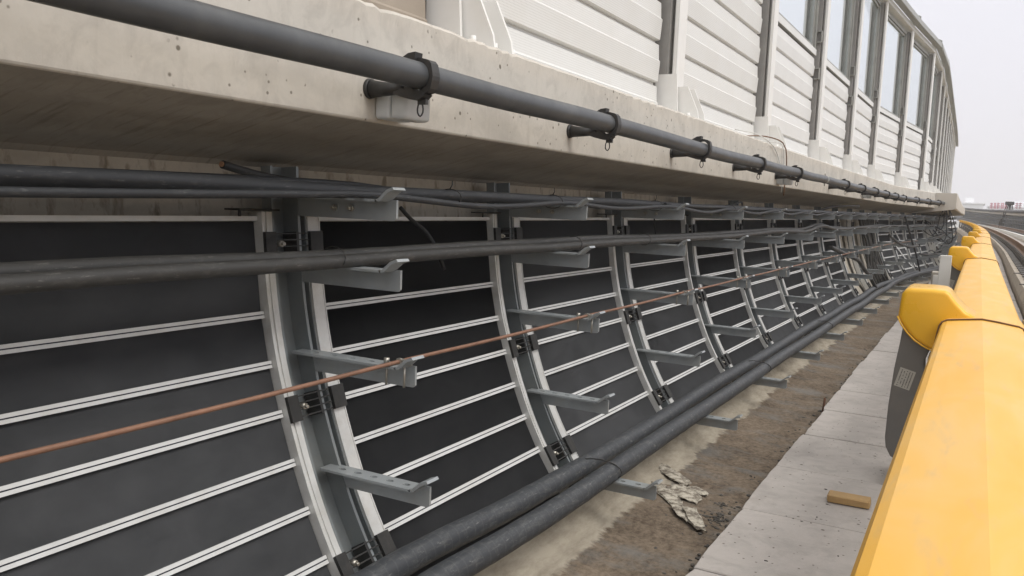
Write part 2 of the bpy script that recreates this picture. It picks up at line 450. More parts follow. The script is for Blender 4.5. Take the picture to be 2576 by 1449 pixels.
# ================================================================== SETTING
bm = nb(); box(bm, -3000, 3000, -3000, 3000, -10.5, -10); link('ground', bm, 'far_ground', kind='structure')

# girder wall: parapet, soffit, inner wall as one concrete body
def girder_sec(s):
    f = [(-1.62, -1.3), (-1.62, .4), (-1.158, .402), (-1.15, .394), (-1.15, .160), (-1.1515, .1565), (-1.155, .1545), (-1.485, .066), (-1.50, .055)]
    for z in (-.08, -.2, -.3, -.4, -.5, -.6, -.7, -.78, -.85, -.91, -.955):
        f.append((-(Drs(z)+.10-.02*max(0, (-z-.7)/.25)), z))
    f += [(-1.08, -.985), (-1.01, -1.03), (-1.0, -1.3)]
    return f
rs = random.Random(3)
ragn = {}
def rag(k, s):
    if k in (2, 3) and s < 9:
        key = round(s, 3)
        if key not in ragn: ragn[key] = rs.choice([0, 0, .25, .5, 1])*rs.random()
        return Vector((-.006*ragn[key]*(k == 3) , 0, -.008*ragn[key]))
    return Vector()
ss = srange(-1.5, .6, .3)+srange(.6, 6, .025)[1:]+srange(6, 15.75, .25)[1:]
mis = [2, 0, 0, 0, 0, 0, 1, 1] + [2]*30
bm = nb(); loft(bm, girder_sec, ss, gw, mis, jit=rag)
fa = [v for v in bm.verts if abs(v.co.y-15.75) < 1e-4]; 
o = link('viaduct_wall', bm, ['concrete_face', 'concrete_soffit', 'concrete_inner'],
     label='long beige concrete viaduct wall with overhanging parapet on the left, nearest span', cat='wall')
recentre(o)
# second girder whose parapet steps out towards the track
def par2(s): return -.33-.57+(-.0)*(s-15.75)
def girder2_sec(s):
    e = -.33-.009*(min(s, 31)-15.75)-(max(0, s-31)**2/2100)-gw(s)
    f = [(-1.62, -1.3), (-1.62, .405), (e, .405), (e, .16), (e-.02, .14), (-1.485, .05), (-1.50, .04)]
    for z in (-.08, -.3, -.5, -.7, -.85, -.955): f.append((-(Drs(z)+.09), z))
    f += [(-1.01, -1.03), (-1.0, -1.3)]
    return f
bm = nb(); ss2 = srange(15.755, 90, .75)
loft(bm, girder2_sec, ss2, gw, [2, 0, 0, 0, 1, 1]+[2]*20)
bm.verts.ensure_lookup_table()
n2 = len(girder2_sec(0)); bm.faces.new(bm.verts[:n2])
o = link('viaduct_wall', bm, ['concrete_face', 'concrete_soffit', 'concrete_inner'],
     label='far span of the concrete wall whose squared parapet end juts out past the pipe end', cat='wall'); recentre(o)

# gutter floor of dirt between wall and walkway
def dirt_sec(s): return [(-1.09, -.955), (-1.04, -.998), (-.99, -1.022), (-.95, -1.032), (-.9, -1.038), (-.84, -1.04), (-.78, -1.042), (-.72, -1.044), (-.66, -1.048), (-.60, -1.055), (-.55, -1.06)]
rd = random.Random(11)
def djit(k, s): return Vector((0, 0, rd.uniform(-.0035, .0035) if 2 < k < 10 else 0))
def gd(s): # follow the wall at its side
    return gw(s)*.6+gb(s)*.4
bm = nb(); loft(bm, dirt_sec, srange(-.5, 8, .05)+srange(8, 90, .5)[1:], gd, jit=djit)
link('gutter_floor', bm, 'dirt', smooth=True, kind='structure')
# trackbed under everything
bm = nb(); loft(bm, lambda s: [(-2.2, -1.10), (-.5, -1.09), (.475, -1.06), (.48, -.90), (.52, -.80), (1.15, -.80), (1.2, -.88), (1.9, -.88), (1.95, -.80), (2.6, -.80), (2.65, -.88), (3.2, -.88)], srange(-2, 94, .6), gb)
link('trackbed', bm, 'concrete_bed', kind='structure')
# walkway slabs (individual precast slabs)
slabT = .5451
def slab_mesh(seed):
    rr_ = random.Random(seed); bm = nb(); uvl = bm.loops.layers.uv.verify()
    x0 = -.6025+rr_.uniform(-.006, .006); x1 = .46
    nx, ny = 8, 10; L = slabT-.006
    pts = []
    ex = []
    for k in range(ny+1): ex.append(rr_.uniform(-.0022, .0022))
    outl = [(x0+ex[k], L*k/ny) for k in range(ny+1)]
    outl[0] = (outl[0][0]+rr_.uniform(.001, .009), 0.0); outl[-1] = (outl[-1][0]+rr_.uniform(.001, .009), L)
    poly = outl+[(x1, L), (x1, 0)]
    prism(bm, poly, 'z', -.07, 0)
    bmesh.ops.bevel(bm, geom=[e for e in bm.edges if all(v.co.z > -.001 for v in e.verts)], offset=.003, segments=1, affect='EDGES')
    o_ = seed*3.7
    for f in bm.faces:
        for lp in f.loops: lp[uvl].uv = (lp.vert.co.y+o_, lp.vert.co.x+lp.vert.co.z+o_*.3)
    return bm
rsl = random.Random(5)
for k in range(-2, 64):
    s = 2.1916-3*slabT + k*slabT
    if s > 34: break
    o = link('walkway_slab', slab_mesh(k+9), 'concrete_slab')
    o.location = P(0, s, -.975+rsl.uniform(-.003, .003), gb); o.rotation_euler = (rsl.uniform(-.002, .002), 0, head(s+.25, gb)+rsl.uniform(-.004, .004))
    if k < 20: lab = 'grey precast walkway slab, %s one counted from the near end of the walkway' % ordn(k+2)
    else: lab = 'thin far grey walkway slab left of the yellow covers, beyond the twentieth slab'
    tag(o, label=lab, cat='slab', group='precast slabs of the walkway')

# ================================================================== NOISE BARRIER on the parapet
DF = -1.475
fence = empty('noise_barrier', P(DF, 2.0, .40), label='tall pale grey noise barrier with ribbed panels, posts and upper windows on the parapet', cat='fence')
def fpart(name, bm, mats, loc, rz, parent=None, smooth=False, **k):
    o = link(name, bm, mats, smooth=smooth, **k)
    if parent is None:
        o.parent = fence; o.matrix_parent_inverse = Matrix.Identity(4)
        o.location = Vector(loc)-fence.location; o.rotation_euler = (0, 0, rz)
    else:
        o.parent = parent
    return o
SP = 1.972; S0 = .2; NP = 20; FT = 2.72
ps = [S0+SP*j for j in range(-1, NP)]
def post_mesh():
    bm = nb()
    box(bm, .080, .10, -.060, .060, 0.02, FT-.4)     # front flange
    box(bm, -.08, .080, -.012, .012, 0.02, FT-.4)     # web
    box(bm, -.10, -.08, -.075, .075, 0.02, FT-.4)
    return bm
post_me = None
def base_mesh():
    bm = nb()
    box(bm, -.16, .235, -.17, .15, 0.0, .02, .003)
    for y in (-.045, .06):      # gussets in front of the flange
        prism(bm, [(.1005, .02), (.225, .02), (.215, .07), (.160, .19), (.1005, .19)], 'y', y-.005, y+.005)
    prism(bm, [(-.094, .02), (.125, .02), (.108, .25), (-.06, .25)], 'y', -.075, -.063)   # side stiffening plate
    return bm
def bolt_mesh():
    bm = nb(); cyl(bm, (0, 0, 0), (0, 0, .012), .02, n=6); cyl(bm, (0, 0, .012), (0, 0, .035), .011, .009, n=10); return bm
proto_post = None
for j, s in enumerate(ps):
    pt = P(DF, s, .40); h = head(s)
    if proto_post is None:
        po = fpart('post', post_mesh(), 'fence_flange', pt, h)
        gs = fpart('base_plate', base_mesh(), 'fence_flange', None, 0, parent=po)
        for q in ((.19, -.115), (.19, .005), (.19, .11)):
            bo = fpart('anchor_bolt', bolt_mesh(), 'fence_flange', None, 0, parent=po); bo.location = (q[0], q[1], .02)
        proto_post = po
    else:
        po = copy_tree(proto_post, fence); po.location = pt-fence.location; po.rotation_euler = (0, 0, h)
PITCHZ = .20
def sheet_mesh(L, z0, z1, front=.022):
    """stepped planks; local x towards the track, y along; z from z0 to z1"""
    bm = nb(); uvl = bm.loops.layers.uv.verify()
    pr = []
    z = z0
    while z < z1-1e-4:
        zt = min(z+PITCHZ, z1); hh = zt-z
        pr += [(front-.006, z), (front+.004, z+.004), (front+.011, z+hh*.50), (front+.004, z+hh*.54), (front+.000, zt-.020), (front-.020, zt-.014), (front-.020, zt)]
        z = zt
    poly = pr + [(front-.06, z1), (front-.06, z0)]
    A = [bm.verts.new((x, .0, z)) for x, z in poly]; B = [bm.verts.new((x, L, z)) for x, z in poly]
    n = len(poly); bm.faces.new(A); bm.faces.new(B[::-1])
    arc = [0]
    for k in range(1, n): arc.append(arc[-1]+math.hypot(poly[k][0]-poly[k-1][0], poly[k][1]-poly[k-1][1]))
    for k in range(n-1):
        f = bm.faces.new((A[k], B[k], B[k+1], A[k+1]))
        for lp, uv in zip(f.loops, ((0, arc[k]), (L, arc[k]), (L, arc[k+1]), (0, arc[k+1]))): lp[uvl].uv = uv
    f = bm.faces.new((A[-1], B[-1], B[0], A[0]))
    bmesh.ops.recalc_face_normals(bm, faces=bm.faces[:])
    return bm
def rect_frame(bm, y0, y1, z0, z1, w, x0, x1):
    box(bm, x0, x1, y0, y0+w, z0, z1); box(bm, x0, x1, y1-w, y1, z0, z1)
    box(bm, x0, x1, y0+w, y1-w, z0, z0+w); box(bm, x0, x1, y0+w, y1-w, z1-w, z1)
SILL = .98
for j in range(len(ps)-1):
    a, b_ = ps[j], ps[j+1]; pa, pb = P(DF, a, .40), P(DF, b_, .40)
    d = pb-pa; L = d.length; h = -math.atan2(d.x, d.y)
    u = d.normalized()
    g0, g1 = .065, .115
    org = pa+u*g0; LL = L-g0-g1
    nearopaque = j <= 3
    top = FT-.42 if nearopaque else SILL
    mat = 'fence_perforated' if j in (2, 3) else 'fence_white'
    if j <= 1: mat = 'fence_brown'
    o = fpart('ribbed_panel', sheet_mesh(LL, .005, top), mat, org, h)
    # dark grey backing and strip added to paint the shade in the post recesses
    bm = nb(); box(bm, -.055, -.0385, -.05, LL+.10, .01, top); fpart('backing_sheet', bm, 'fence_recess_shade', org, h)
    bm = nb(); box(bm, -.038, .060, LL+.04, LL+.1005, .01, FT-.42); fpart('recess_shade_strip', bm, 'fence_recess_shade', org, h)
    if not nearopaque:
        bm = nb(); rect_frame(bm, .0, LL, SILL+.006, FT-.42, .05, -.03, .03)
        rect_frame(bm, .052, LL-.052, SILL+.060, FT-.474, .028, -.015, .015)
        fr = fpart('window_frame', bm, 'fence_frame', org, h)
        bm = nb(); box(bm, -.003, .003, .082, LL-.082, SILL+.09, FT-.504); g_ = fpart('window_pane', bm, 'fence_glass', None, 0, parent=fr)
        bm = nb(); box(bm, .0305, .037, .0, LL, SILL+.004, SILL+.055); fpart('sill_rail', bm, 'fence_white', None, 0, parent=fr)
        bm = nb()
        for zz in (SILL-.2, SILL+.12):
            prism(bm, [(.03, zz), (.075, zz), (.075, zz+.1), (.03, zz+.1), (.03, zz+.092), (.067, zz+.092), (.067, zz+.008), (.03, zz+.008)], 'y', LL+.005, LL+.038)
        fpart('panel_clip', bm, 'fence_frame', org, h)
    bm = nb()
    box(bm, .05, .11, -.12, L-.12, FT-.40, FT-.33, .004)
    box(bm, -.06, .05, -.12, L-.12, FT-.36, FT-.33)
    fpart('top_beam', bm, 'fence_flange', org, h)
    bm = nb()
    prism(bm, [(.112, FT-.325), (.19, FT-.335), (.205, FT-.325), (.20, FT-.25), (.13, FT-.20), (.11, FT-.21)], 'y', -.12, L-.12)
    fpart('top_gutter', bm, 'fence_frame', org, h)
    bm = nb(); prism(bm, [(.0, FT-.329), (.111, FT-.329), (.109, FT-.205), (.13, FT-.195), (.19, FT-.235), (.19, FT-.20), (.12, FT-.17), (.07, FT-.18)], 'y', -.115, -.085)
    fpart('gutter_bracket', bm, 'fence_frame', org, h)

# ================================================================== CABLE BRACKET RIBS
TOPS = [-.008, -.159, -.364, -.624, -.872]; TIPS = [-1.10, -1.085, -1.039, -.992, -.817]; WEB = [.046, .048, .048, .047, .047]
def ribstrip(bm, y0, y1, off0, off1, z0, z1, mi=0, step=.03):
    zs = srange(z0, z1, step); prev = None
    for z in zs:
        a = curve_pt(z, off0); b = curve_pt(z, off1)
        row = [bm.verts.new((a[0], y0, a[1])), bm.verts.new((b[0], y0, b[1])), bm.verts.new((b[0], y1, b[1])), bm.verts.new((a[0], y1, a[1]))]
        if prev:
            for k in range(4):
                f = bm.faces.new((prev[k], prev[(k+1) % 4], row[(k+1) % 4], row[k])); f.material_index = mi
        else: bm.faces.new(row[::-1]).material_index = mi
        prev = row
    bm.faces.new(prev).material_index = mi
def arm_mesh(k):
    """L-shaped arm: perforated top flange, web below its far edge, tip bent up"""
    bm = nb(); tip = TIPS[k]; zt = TOPS[k]
    base = -Drs(zt)+.0 if k else -1.385
    base += -.012
    t = .0055
    # web with rounded end
    zb = zt-WEB[k]
    prism(bm, [(base, zt-.001), (base, zb), (tip-.006, zb), (tip, zb+.005), (tip, zt-.001)], 'y', -.0065, 0)
    y0, y1 = -.046, .0005
    # flange made of cells with oval holes
    fl0, fl1 = base+.02, tip-.028
    cells = 5; cw = (fl1-fl0)/cells
    def grid(z):
        rows = []
        for c in range(cells):
            xa, xb = fl0+c*cw, fl0+(c+1)*cw; xm = (xa+xb)/2; ym = (y0+y1)/2
            outer = [(xa, y0), (xm, y0), (xb, y0), (xb, ym), (xb, y1), (xm, y1), (xa, y1), (xa, ym)]
            hole = [(xm+.0105*math.cos(th), ym+.007*math.sin(th)) for th in [R(a_) for a_ in (225, 270, 315, 0, 45, 90, 135, 180)]]
            rows.append(([bm.verts.new((x, y, z)) for x, y in outer], [bm.verts.new((x, y, z)) for x, y in hole]))
        return rows
    T, B = grid(zt), grid(zt-t)
    for c in range(cells):
        (to, th), (bo, bh) = T[c], B[c]
        for i in range(8):
            i2 = (i+1) % 8
            bm.faces.new((to[i], to[i2], th[i2], th[i])); bm.faces.new((bo[i2], bo[i], bh[i], bh[i2])); bm.faces.new((th[i], th[i2], bh[i2], bh[i]))
            if i in (0, 1, 4, 5): bm.faces.new((to[i2], to[i], bo[i], bo[i2]))
    # base end and bent tip
    box(bm, base-.004, fl0, y0, y1, zt-t, zt)
    xs = [fl1, fl1+.006, tip+.0, tip+.016]; zs = [zt, zt+.001, zt+.020, zt+.026]
    prism(bm, list(zip(xs, zs))+[(x+.004, z-t) for x, z in reversed(list(zip(xs, zs)))], 'y', y0+.002, y1-.002)
    bmesh.ops.remove_doubles(bm, verts=bm.verts[:], dist=.0002)
    bmesh.ops.recalc_face_normals(bm, faces=bm.faces[:])
    return bm
def make_rib():
    root = empty('cable_bracket_rib')
    bm = nb(); ribstrip(bm, -.066, .022, -.045, -.038, -.94, .058); ribstrip(bm, -.0085, -.0007+.0002, -.0378, .008, -.94, .058)
    ribstrip(bm, -.0665, -.060, -.0375, -.015, -.94, .058)
    link('post', bm, 'steel_paint', root)
    bm = nb()
    ribstrip(bm, -.124, -.117, -.03, .012, -.95, -.046); ribstrip(bm, -.1168, -.108, -.03, .006, -.95, -.046)
    ribstrip(bm, -.1078, -.100, -.03, .009, -.95, -.046); ribstrip(bm, -.0998, -.088, -.03, .006, -.95, -.046)
    link('edge_strip', bm, 'aluminium', root)
    bm = nb(); ribstrip(bm, .026, .0625, -.03, .006, -.95, -.058); ribstrip(bm, .0627, .066, -.03, .0075, -.95, -.058)
    link('edge_strip', bm, 'aluminium', root)
    bm = nb(); ribstrip(bm, .0225, .0258, -.038, .0, -.94, -.05); ribstrip(bm, -.0878, -.0666, -.045, -.040, -.94, -.05)
    link('backing_strip', bm, 'steel_paint', root)
    for k in range(5):
        a = link('arm', arm_mesh(k), 'steel_arm', root)
        if k == 0:
            for xb in (-1.27, -1.222):
                bm = nb(); cyl(bm, (xb, -.0067, -.031), (xb, -.013, -.031), .0075, n=6); cyl(bm, (xb, -.013, -.031), (xb, -.022, -.031), .004, n=8)
                link('bolt', bm, 'bolt_zinc', a)
    for zc in (-.118, -.482, -.815):
        bm = nb()
        ribstrip(bm, -.124, -.092, .0125, .021, zc-.029, zc+.027, step=.056)
        ribstrip(bm, .022, .064, .0078, .017, zc-.025, zc+.027, step=.052)
        for q in range(4):
            zz = zc-.021+q*.0145
            ribstrip(bm, -.0918, .0198, .0088, .0125, zz-.0013, zz+.0013, step=.01)
        ribstrip(bm, -.020, -.012, -.03, .012, zc-.026, zc+.026, step=.02)
        c = link('clip', bm, 'rubber_black', root)
        p = curve_pt(zc, .01)
        bm = nb(); cyl(bm, (p[0]-.01, -.070, p[1]), (p[0]+.006, -.070, p[1]), .0075, n=6); cyl(bm, (p[0]+.006, -.07, p[1]), (p[0]+.013, -.07, p[1]), .004, n=8)
        link('bolt', bm, 'bolt_zinc', c)
    bm = nb(); box(bm, -1.42, -1.375, -.19, -.072, -.044, -.040); box(bm, -1.379, -1.375, -.19, -.185, -.056, -.044)
    link('cap_plate', bm, 'rubber_black', root)
    return root
rib0 = make_rib()
NR = 34; bare = {9, 10, 11}
ribs_s = []
for i in range(-1, NR):
    s = 1.478+i
    r = rib0 if i == -1 else copy_tree(rib0)
    r.location = P(0, s, 0); r.rotation_euler = (0, 0, head(s))
    if i == -1: lab = 'grey steel cable rib just beyond the left edge, before the nearest whole rib'
    elif i < 16: lab = 'curved steel rib with five cable arms, %s whole rib from the left' % ordn(i)
    else: lab = 'small distant steel cable rib packed behind the sixteenth rib near the wall bend'
    tag(r, label=lab, cat='cable rack', group='cable bracket ribs along the wall')

# ------------------------------------------------------------------ charcoal panels between the ribs
JZ = [-.272, -.38, -.486, -.589, -.688, -.786, -.872]
def make_panel(y0=.0672, y1=.8748, diag=False):
    root = empty('wall_panel')
    zb = [-.062]+JZ+[-.95]
    for k in range(len(zb)-1):
        bm = nb(); zs = srange(zb[k]-.006, zb[k+1]+.006, .03); ys = [y0, y0+.2, y0+.4, y0+.6, y1]; prev = None
        for z in zs:
            t_ = (z-zb[k])/(zb[k+1]-zb[k]); bow = .004*math.sin(math.pi*min(1, max(0, t_)))
            row = []
            for y in ys:
                p = curve_pt(z, -.012+bow); row.append(bm.verts.new((p[0], y, p[1])))
            if prev:
                for q in range(len(ys)-1): bm.faces.new((prev[q], prev[q+1], row[q+1], row[q])).smooth = True
            prev = row
        bmesh.ops.solidify(bm, geom=bm.faces[:], thickness=.004)
        link('panel_plank', bm, 'panel_charcoal', root)
    for z in JZ:
        bm = nb()
        ribstrip(bm, y0-.0008, y1+.0008, -.014, -.002, z+.0012, z+.0078, 0, .01); ribstrip(bm, y0-.0008, y1+.0008, -.014, -.002, z-.0078, z-.0012, 0, .01)
        ribstrip(bm, y0, y1, -.014, -.006, z-.0011, z+.0011, 1, .01)
        link('joint_strip', bm, ['joint_white', 'joint_gap'], root)
    bm = nb(); ribstrip(bm, y0-.0008, y1+.0008, -.014, 0, -.066, -.056, 0, .02); link('top_strip', bm, 'joint_white', root)
    if diag:
        bm = nb()
        for sh in (0, .09):
            for k in range(12):
                z = -.16-sh*3-k*.03
                yy = y0+.05+k*.06
                ribstrip(bm, yy, yy+.058, .0, .008, z-.034, z-.006, 0, .02)
        link('diagonal_brace', bm, 'joint_white', root)
    return root
pan0 = make_panel(); pand = make_panel(diag=True); used0 = usedd = False
for i in range(-1, NR-1):
    if i in (8, 9, 10, 15, 16): continue
    s = 1.478+i
    dg = i in (12, 17)
    if dg: r = copy_tree(pand) if usedd else pand; usedd = True
    else: r = copy_tree(pan0) if used0 else pan0; used0 = True
    a, b_ = P(0, s, 0), P(0, s+1, 0); d = b_-a
    r.location = a; r.rotation_euler = (0, 0, -math.atan2(d.x, d.y))
    if i == -1: lab = 'charcoal striped wall panel at the far left, left of the nearest rib'
    elif dg: lab = 'distant charcoal panel with pale diagonal braces, behind the %s rib' % ordn(i)
    elif i < 15: lab = 'charcoal wall panel with white double stripes right after the %s whole rib' % ordn(i)
    else: lab = 'tiny distant charcoal wall panel beyond the sixteenth rib'
    tag(r, label=lab, cat='wall panel', group='charcoal panels between the ribs')

# ================================================================== CONDUIT PIPE, CLAMPS, BOXES
def line_obj(name, pts, r, mat, n=12, step=.08, g=gw, wob=0, **k):
    bm = nb(); tube(bm, [P(*p, g) for p in pts], r, n, step, wob=wob); return recentre(link(name, bm, mat, **k))
pipe_pts = []
rp = random.Random(2)
for s in srange(-1.2, 15.95, .5):
    sag = -.006*abs(math.sin(math.pi*(s-1.44)))
    pipe_pts.append((-1.02, s, .243+sag*.8+(.004 if s < 3 else -.004)))
line_obj('conduit_pipe', pipe_pts, .0272, 'pipe_grey', 24, .1, label='long dark grey plastic conduit pipe running along the concrete parapet', cat='pipe')
def make_clamp():
    root = empty('pipe_clamp')
    bm = nb(); cyl(bm, (-.129, -.004, -.020), (-.040, -.004, -.024), .0190, .0095, 20); cyl(bm, (-.1295, -.004, -.020), (-.122, -.004, -.020), .0215, .0200, 20)
    link('standoff_cone', bm, 'pipe_clamp_black', root)
    bm = nb()
    # ring band, an open box-like band round the pipe
    n = 28; rin, rou = .0280, .0372
    prev = None; first = None
    for k in range(n):
        th = 2*math.pi*k/n; ro = rou*(1+.10*max(0, math.cos(4*(th-R(45))))); c_, s_ = math.cos(th), math.sin(th)
        row = [bm.verts.new((rin*c_, -.013, rin*s_)), bm.verts.new((ro*c_, -.013, ro*s_)), bm.verts.new((ro*c_, .013, ro*s_)), bm.verts.new((rin*c_, .013, rin*s_))]
        if prev:
            for q in range(4): bm.faces.new((prev[q], prev[(q+1) % 4], row[(q+1) % 4], row[q]))
        else: first = row
        prev = row
    for q in range(4): bm.faces.new((prev[q], prev[(q+1) % 4], first[(q+1) % 4], first[q]))
    bmesh.ops.recalc_face_normals(bm, faces=bm.faces[:])
    ringo = link('ring', bm, 'pipe_clamp_black', root)
    bm = nb()
    prism(bm, [(-.060, -.034), (-.040, -.040), (-.015, -.046), (.008, -.046), (.020, -.036), (.008, -.0285), (-.02, -.0265), (-.060, -.018)], 'y', -.014, .014)
    prism(bm, [(-.052, .014), (-.042, .034), (-.020, .046), (-.002, .048), (-.004, .030), (-.028, .010)], 'y', -.020, .006)
    link('saddle', bm, 'pipe_clamp_black', root)
    bm = nb()
    pts = [(.0, 0, -.044), (-.006, 0, -.058), (-.0065, 0, -.071), (0, 0, -.079), (.0065, 0, -.071), (.006, 0, -.058), (.001, 0, -.044)]
    tube(bm, pts, .0017, 6, .005); box(bm, -.004, .016, -.005, .004, -.055, -.045)
    link('pull_loop', bm, 'pipe_clamp_black', root)
    return root
cl0 = make_clamp()
for k in range(15):
    if k == 5: continue
    s = 1.44+k*.99
    c = cl0 if k == 0 else copy_tree(cl0)
    c.location = P(-1.02, s, .243 if k < 3 else .236); c.rotation_euler = (0, 0, head(s))
    tag(c, label='black plastic pipe clamp with hanging loop, %s clamp along the conduit from the left' % ordn(k if k < 5 else k-1), cat='pipe clamp', group='clamps on the conduit pipe')
# wire band with small studs in place of the missing clamp
s = 6.39; bm = nb(); tube(bm, [P(-1.02+.0286*math.cos(a), s, .238+.0286*math.sin(a)) for a in [R(x) for x in range(0, 361, 20)]], .0022, 6, 0)
pb = recentre(link('pipe_band', bm, 'duct_white', label='thin pale metal band round the conduit where a clamp is missing', cat='pipe band'))
for dz in (-1, 1):
    bm = nb(); cyl(bm, P(-1.02, s, .238+dz*.028)-pb.location, P(-1.02, s, .238+dz*.046)-pb.location, .004, n=8); link('stud', bm, 'bolt_zinc', pb)
# junction boxes
def jbox(s, lab, z=.165):
    root = empty('junction_box', P(-1.15, s, z), head(s), label=lab, cat='junction box', group='small boxes on the parapet face')
    bm = nb(); box(bm, .0, .040, -.045, .045, 0, .07, .008, seg=3); link('housing', bm, 'box_plastic', root, True)
    bm = nb(); box(bm, .041, .085, -.046, .046, -.001, .071, .010, seg=3); link('lid', bm, 'box_plastic', root, True)
    return root
jbox(1.50, 'pale grey plastic junction box under the conduit beside its nearest clamp', .162)
jbox(5.48, 'small grey box under the conduit beside the thin hanging wires', .166)
jbox(9.45, 'tiny distant grey box under the conduit past the wires', .168)
# thin wires draped over the parapet
line_obj('draped_wire', [(-1.30, 4.95, .46), (-1.2, 5.05, .445), (-1.146, 5.2, .40), (-1.143, 5.35, .36), (-1.143, 5.5, .28)], .003, 'duct_white', 6, .04, label='pale thin wire curling over the parapet top before the hanging wires', cat='wire')
line_obj('draped_wire', [(-1.33, 5.15, .44), (-1.22, 5.35, .455), (-1.15, 5.55, .43), (-1.135, 5.62, .34), (-1.136, 5.63, .2), (-1.14, 5.63, .10)], .004, 'rail_rust', 6, .04, label='brown wire draped over the parapet and hanging past its lower edge', cat='wire')
line_obj('draped_wire', [(-1.28, 5.2, .42), (-1.18, 5.42, .425), (-1.143, 5.52, .41), (-1.14, 5.56, .3), (-1.142, 5.565, .12)], .0028, 'duct_white', 6, .04, label='thin pale wire hanging straight down the parapet beside the brown one', cat='wire')

# ================================================================== CABLES ON THE ARMS
def along(D, r, zt, amp, s0, s1, step=.5, seed=0, sag=0, dv=.01):
    rr_ = random.Random(seed); pts = []
    s = s0
    while s <= s1+1e-6:
        ph = abs(math.sin(math.pi*(s-1.478)))
        pts.append((-D+rr_.uniform(-dv, dv), s, zt+r-sag*ph+rr_.uniform(0, amp)*ph)); s += step
    return pts
line_obj('power_cable', along(1.205, .0160, -.010, .008, -.522, 27, .5, 1, .003), .0160, 'cable_clean', 14, .08, label='thickest black cable lying along the top row of arms', cat='cable', group='cables on the top arms')
line_obj('power_cable', [(-1.165, -.5, -.016), (-1.165, .3, -.018), (-1.168, .67, -.0155), (-1.168, 1.0, -.010), (-1.165, 1.25, -.004), (-1.16, 1.478, .000), (-1.16, 1.9, -.018), (-1.158, 2.15, -.014), (-1.155, 2.45, -.001), (-1.155, 2.9, -.014), (-1.15, 3.45, .0)]+along(1.16, .0075, -.008, .0, 3.978, 27, .5, 2, .020), .0080, 'cable_clean', 10, .07, label='thin black cable sagging in front of the thick one on the top arms', cat='cable', group='cables on the top arms')
line_obj('power_cable', [(-1.24, -.5, .006), (-1.25, .3, .010), (-1.26, .62, .014), (-1.27, .8, .017), (-1.27, 1.05, .020), (-1.26, 1.30, .022), (-1.24, 1.5, .020), (-1.22, 1.75, .006), (-1.235, 2.2, .002)]+along(1.24, .0095, -.006, .012, 2.478, 27, .5, 3, .006), .0085, 'cable_clean', 10, .07, label='rearmost slim black cable on the top arms, its far side nearest the wall', cat='cable', group='cables on the top arms')
line_obj('power_cable', along(1.178, .010, -.002, .008, 3.478, 12, .5, 14, .010), .009, 'cable_clean', 10, .07, label='medium black cable resting between the thick and the sagging cable on the top arms', cat='cable', group='cables on the top arms')
cc = empty('cut_cable', P(-1.30, 1.178, .048), label='short cut cable end with bare copper core poking above the nearest rib', cat='cable')
bm = nb(); o0 = P(-1.30, 1.178, .048)
tube(bm, [P(-1.30, 1.178, .048)-o0, P(-1.298, 1.26, .033)-o0, P(-1.29, 1.36, .022)-o0, P(-1.27, 1.52, .014)-o0, P(-1.25, 1.75, .010)-o0], .0085, 12, .03); link('sheath', bm, 'cable_dusty', cc)
bm = nb(); dct = (P(-1.30, 1.178, .048)-P(-1.298, 1.26, .033)).normalized(); cyl(bm, Vector(), dct*.004, .0055, n=12); link('core', bm, 'copper_core', cc)
lowA = [(-.5, -.146), (.3, -.146), (.688, -.1465), (.9, -.1445), (1.16, -.1455), (1.36, -.1455), (1.6, -.144), (1.962, -.142), (2.45, -.145), (2.9, -.142), (3.23, -.143), (3.79, -.145), (4.3, -.147), (4.74, -.147), (5.3, -.14), (5.75, -.135), (6.3, -.142), (6.7, -.15), (7.0, -.138), (7.3, -.116), (7.6, -.112), (8.0, -.135), (8.5, -.147)]
line_obj('heavy_cable', [(-1.195, s, z+.0005) for s, z in lowA]+[(-1.19, s, -.146+.006*math.sin(s*2.1)) for s in srange(9, 27, .5)], .0150, 'cable_dusty', 16, .05, wob=.02, label='front dusty grey cable of the thick pair on the second row of arms', cat='cable', group='dusty cables on the second arms')
line_obj('heavy_cable', [(-1.225, s, z+.0125+.003*math.sin(s*3)) for s, z in lowA]+[(-1.225, s, -.138+.008*math.sin(s*1.7+1)) for s in srange(9, 27, .5)], .0142, 'cable_dusty', 16, .05, wob=.02, label='rear dusty grey cable of the thick pair on the second row of arms', cat='cable', group='dusty cables on the second arms')
# ties on the pair
for s in (1.40, 3.3, 2.62):
    bm = nb(); c0 = P(-1.208, s, -.137)
    tube(bm, [c0+Vector((.033*math.cos(a)*1.0, .0, .024*math.sin(a))) for a in [R(x) for x in range(0, 361, 24)]], .0012, 6, 0)
    recentre(link('cable_tie', bm, 'rubber_black', label={1.40: 'black tie round the dusty cable pair beside the nearest rib', 3.3: 'black tie round the dusty cable pair at the third rib', 2.62: 'black tie round the dusty cable pair just past the second rib'}[s], cat='cable tie'))
cz = lambda s: -.3585-.003*abs(math.sin(math.pi*(s-1.478)))
line_obj('copper_rod', [(-1.08, s, cz(s)) for s in srange(-.5, 14, .25)], .0046, 'copper', 12, .1, label='bare reddish copper earthing rod running along the third row of arms', cat='rod')
def make_rodclip():
    root = empty('rod_clip')
    bm = nb(); tube(bm, [(.0+.0062*math.cos(a), 0, .0062*math.sin(a)) for a in [R(x) for x in range(0, 361, 30)]], .0022, 6, 0)
    prism(bm, [(-.006, -.007), (.03, -.007), (.03, -.004), (.006, .006), (-.006, .006)], 'y', -.006, .006); link('strap', bm, 'bolt_zinc', root)
    for dx in (-.022, .026):
        bm = nb(); cyl(bm, (dx, -.018, -.003), (dx, -.018, .008), .0065, n=6); cyl(bm, (dx, -.018, -.052), (dx, -.018, -.003), .0028, n=8)
        link('bolt', bm, 'bolt_zinc', root)
    return root
rc0 = make_rodclip()
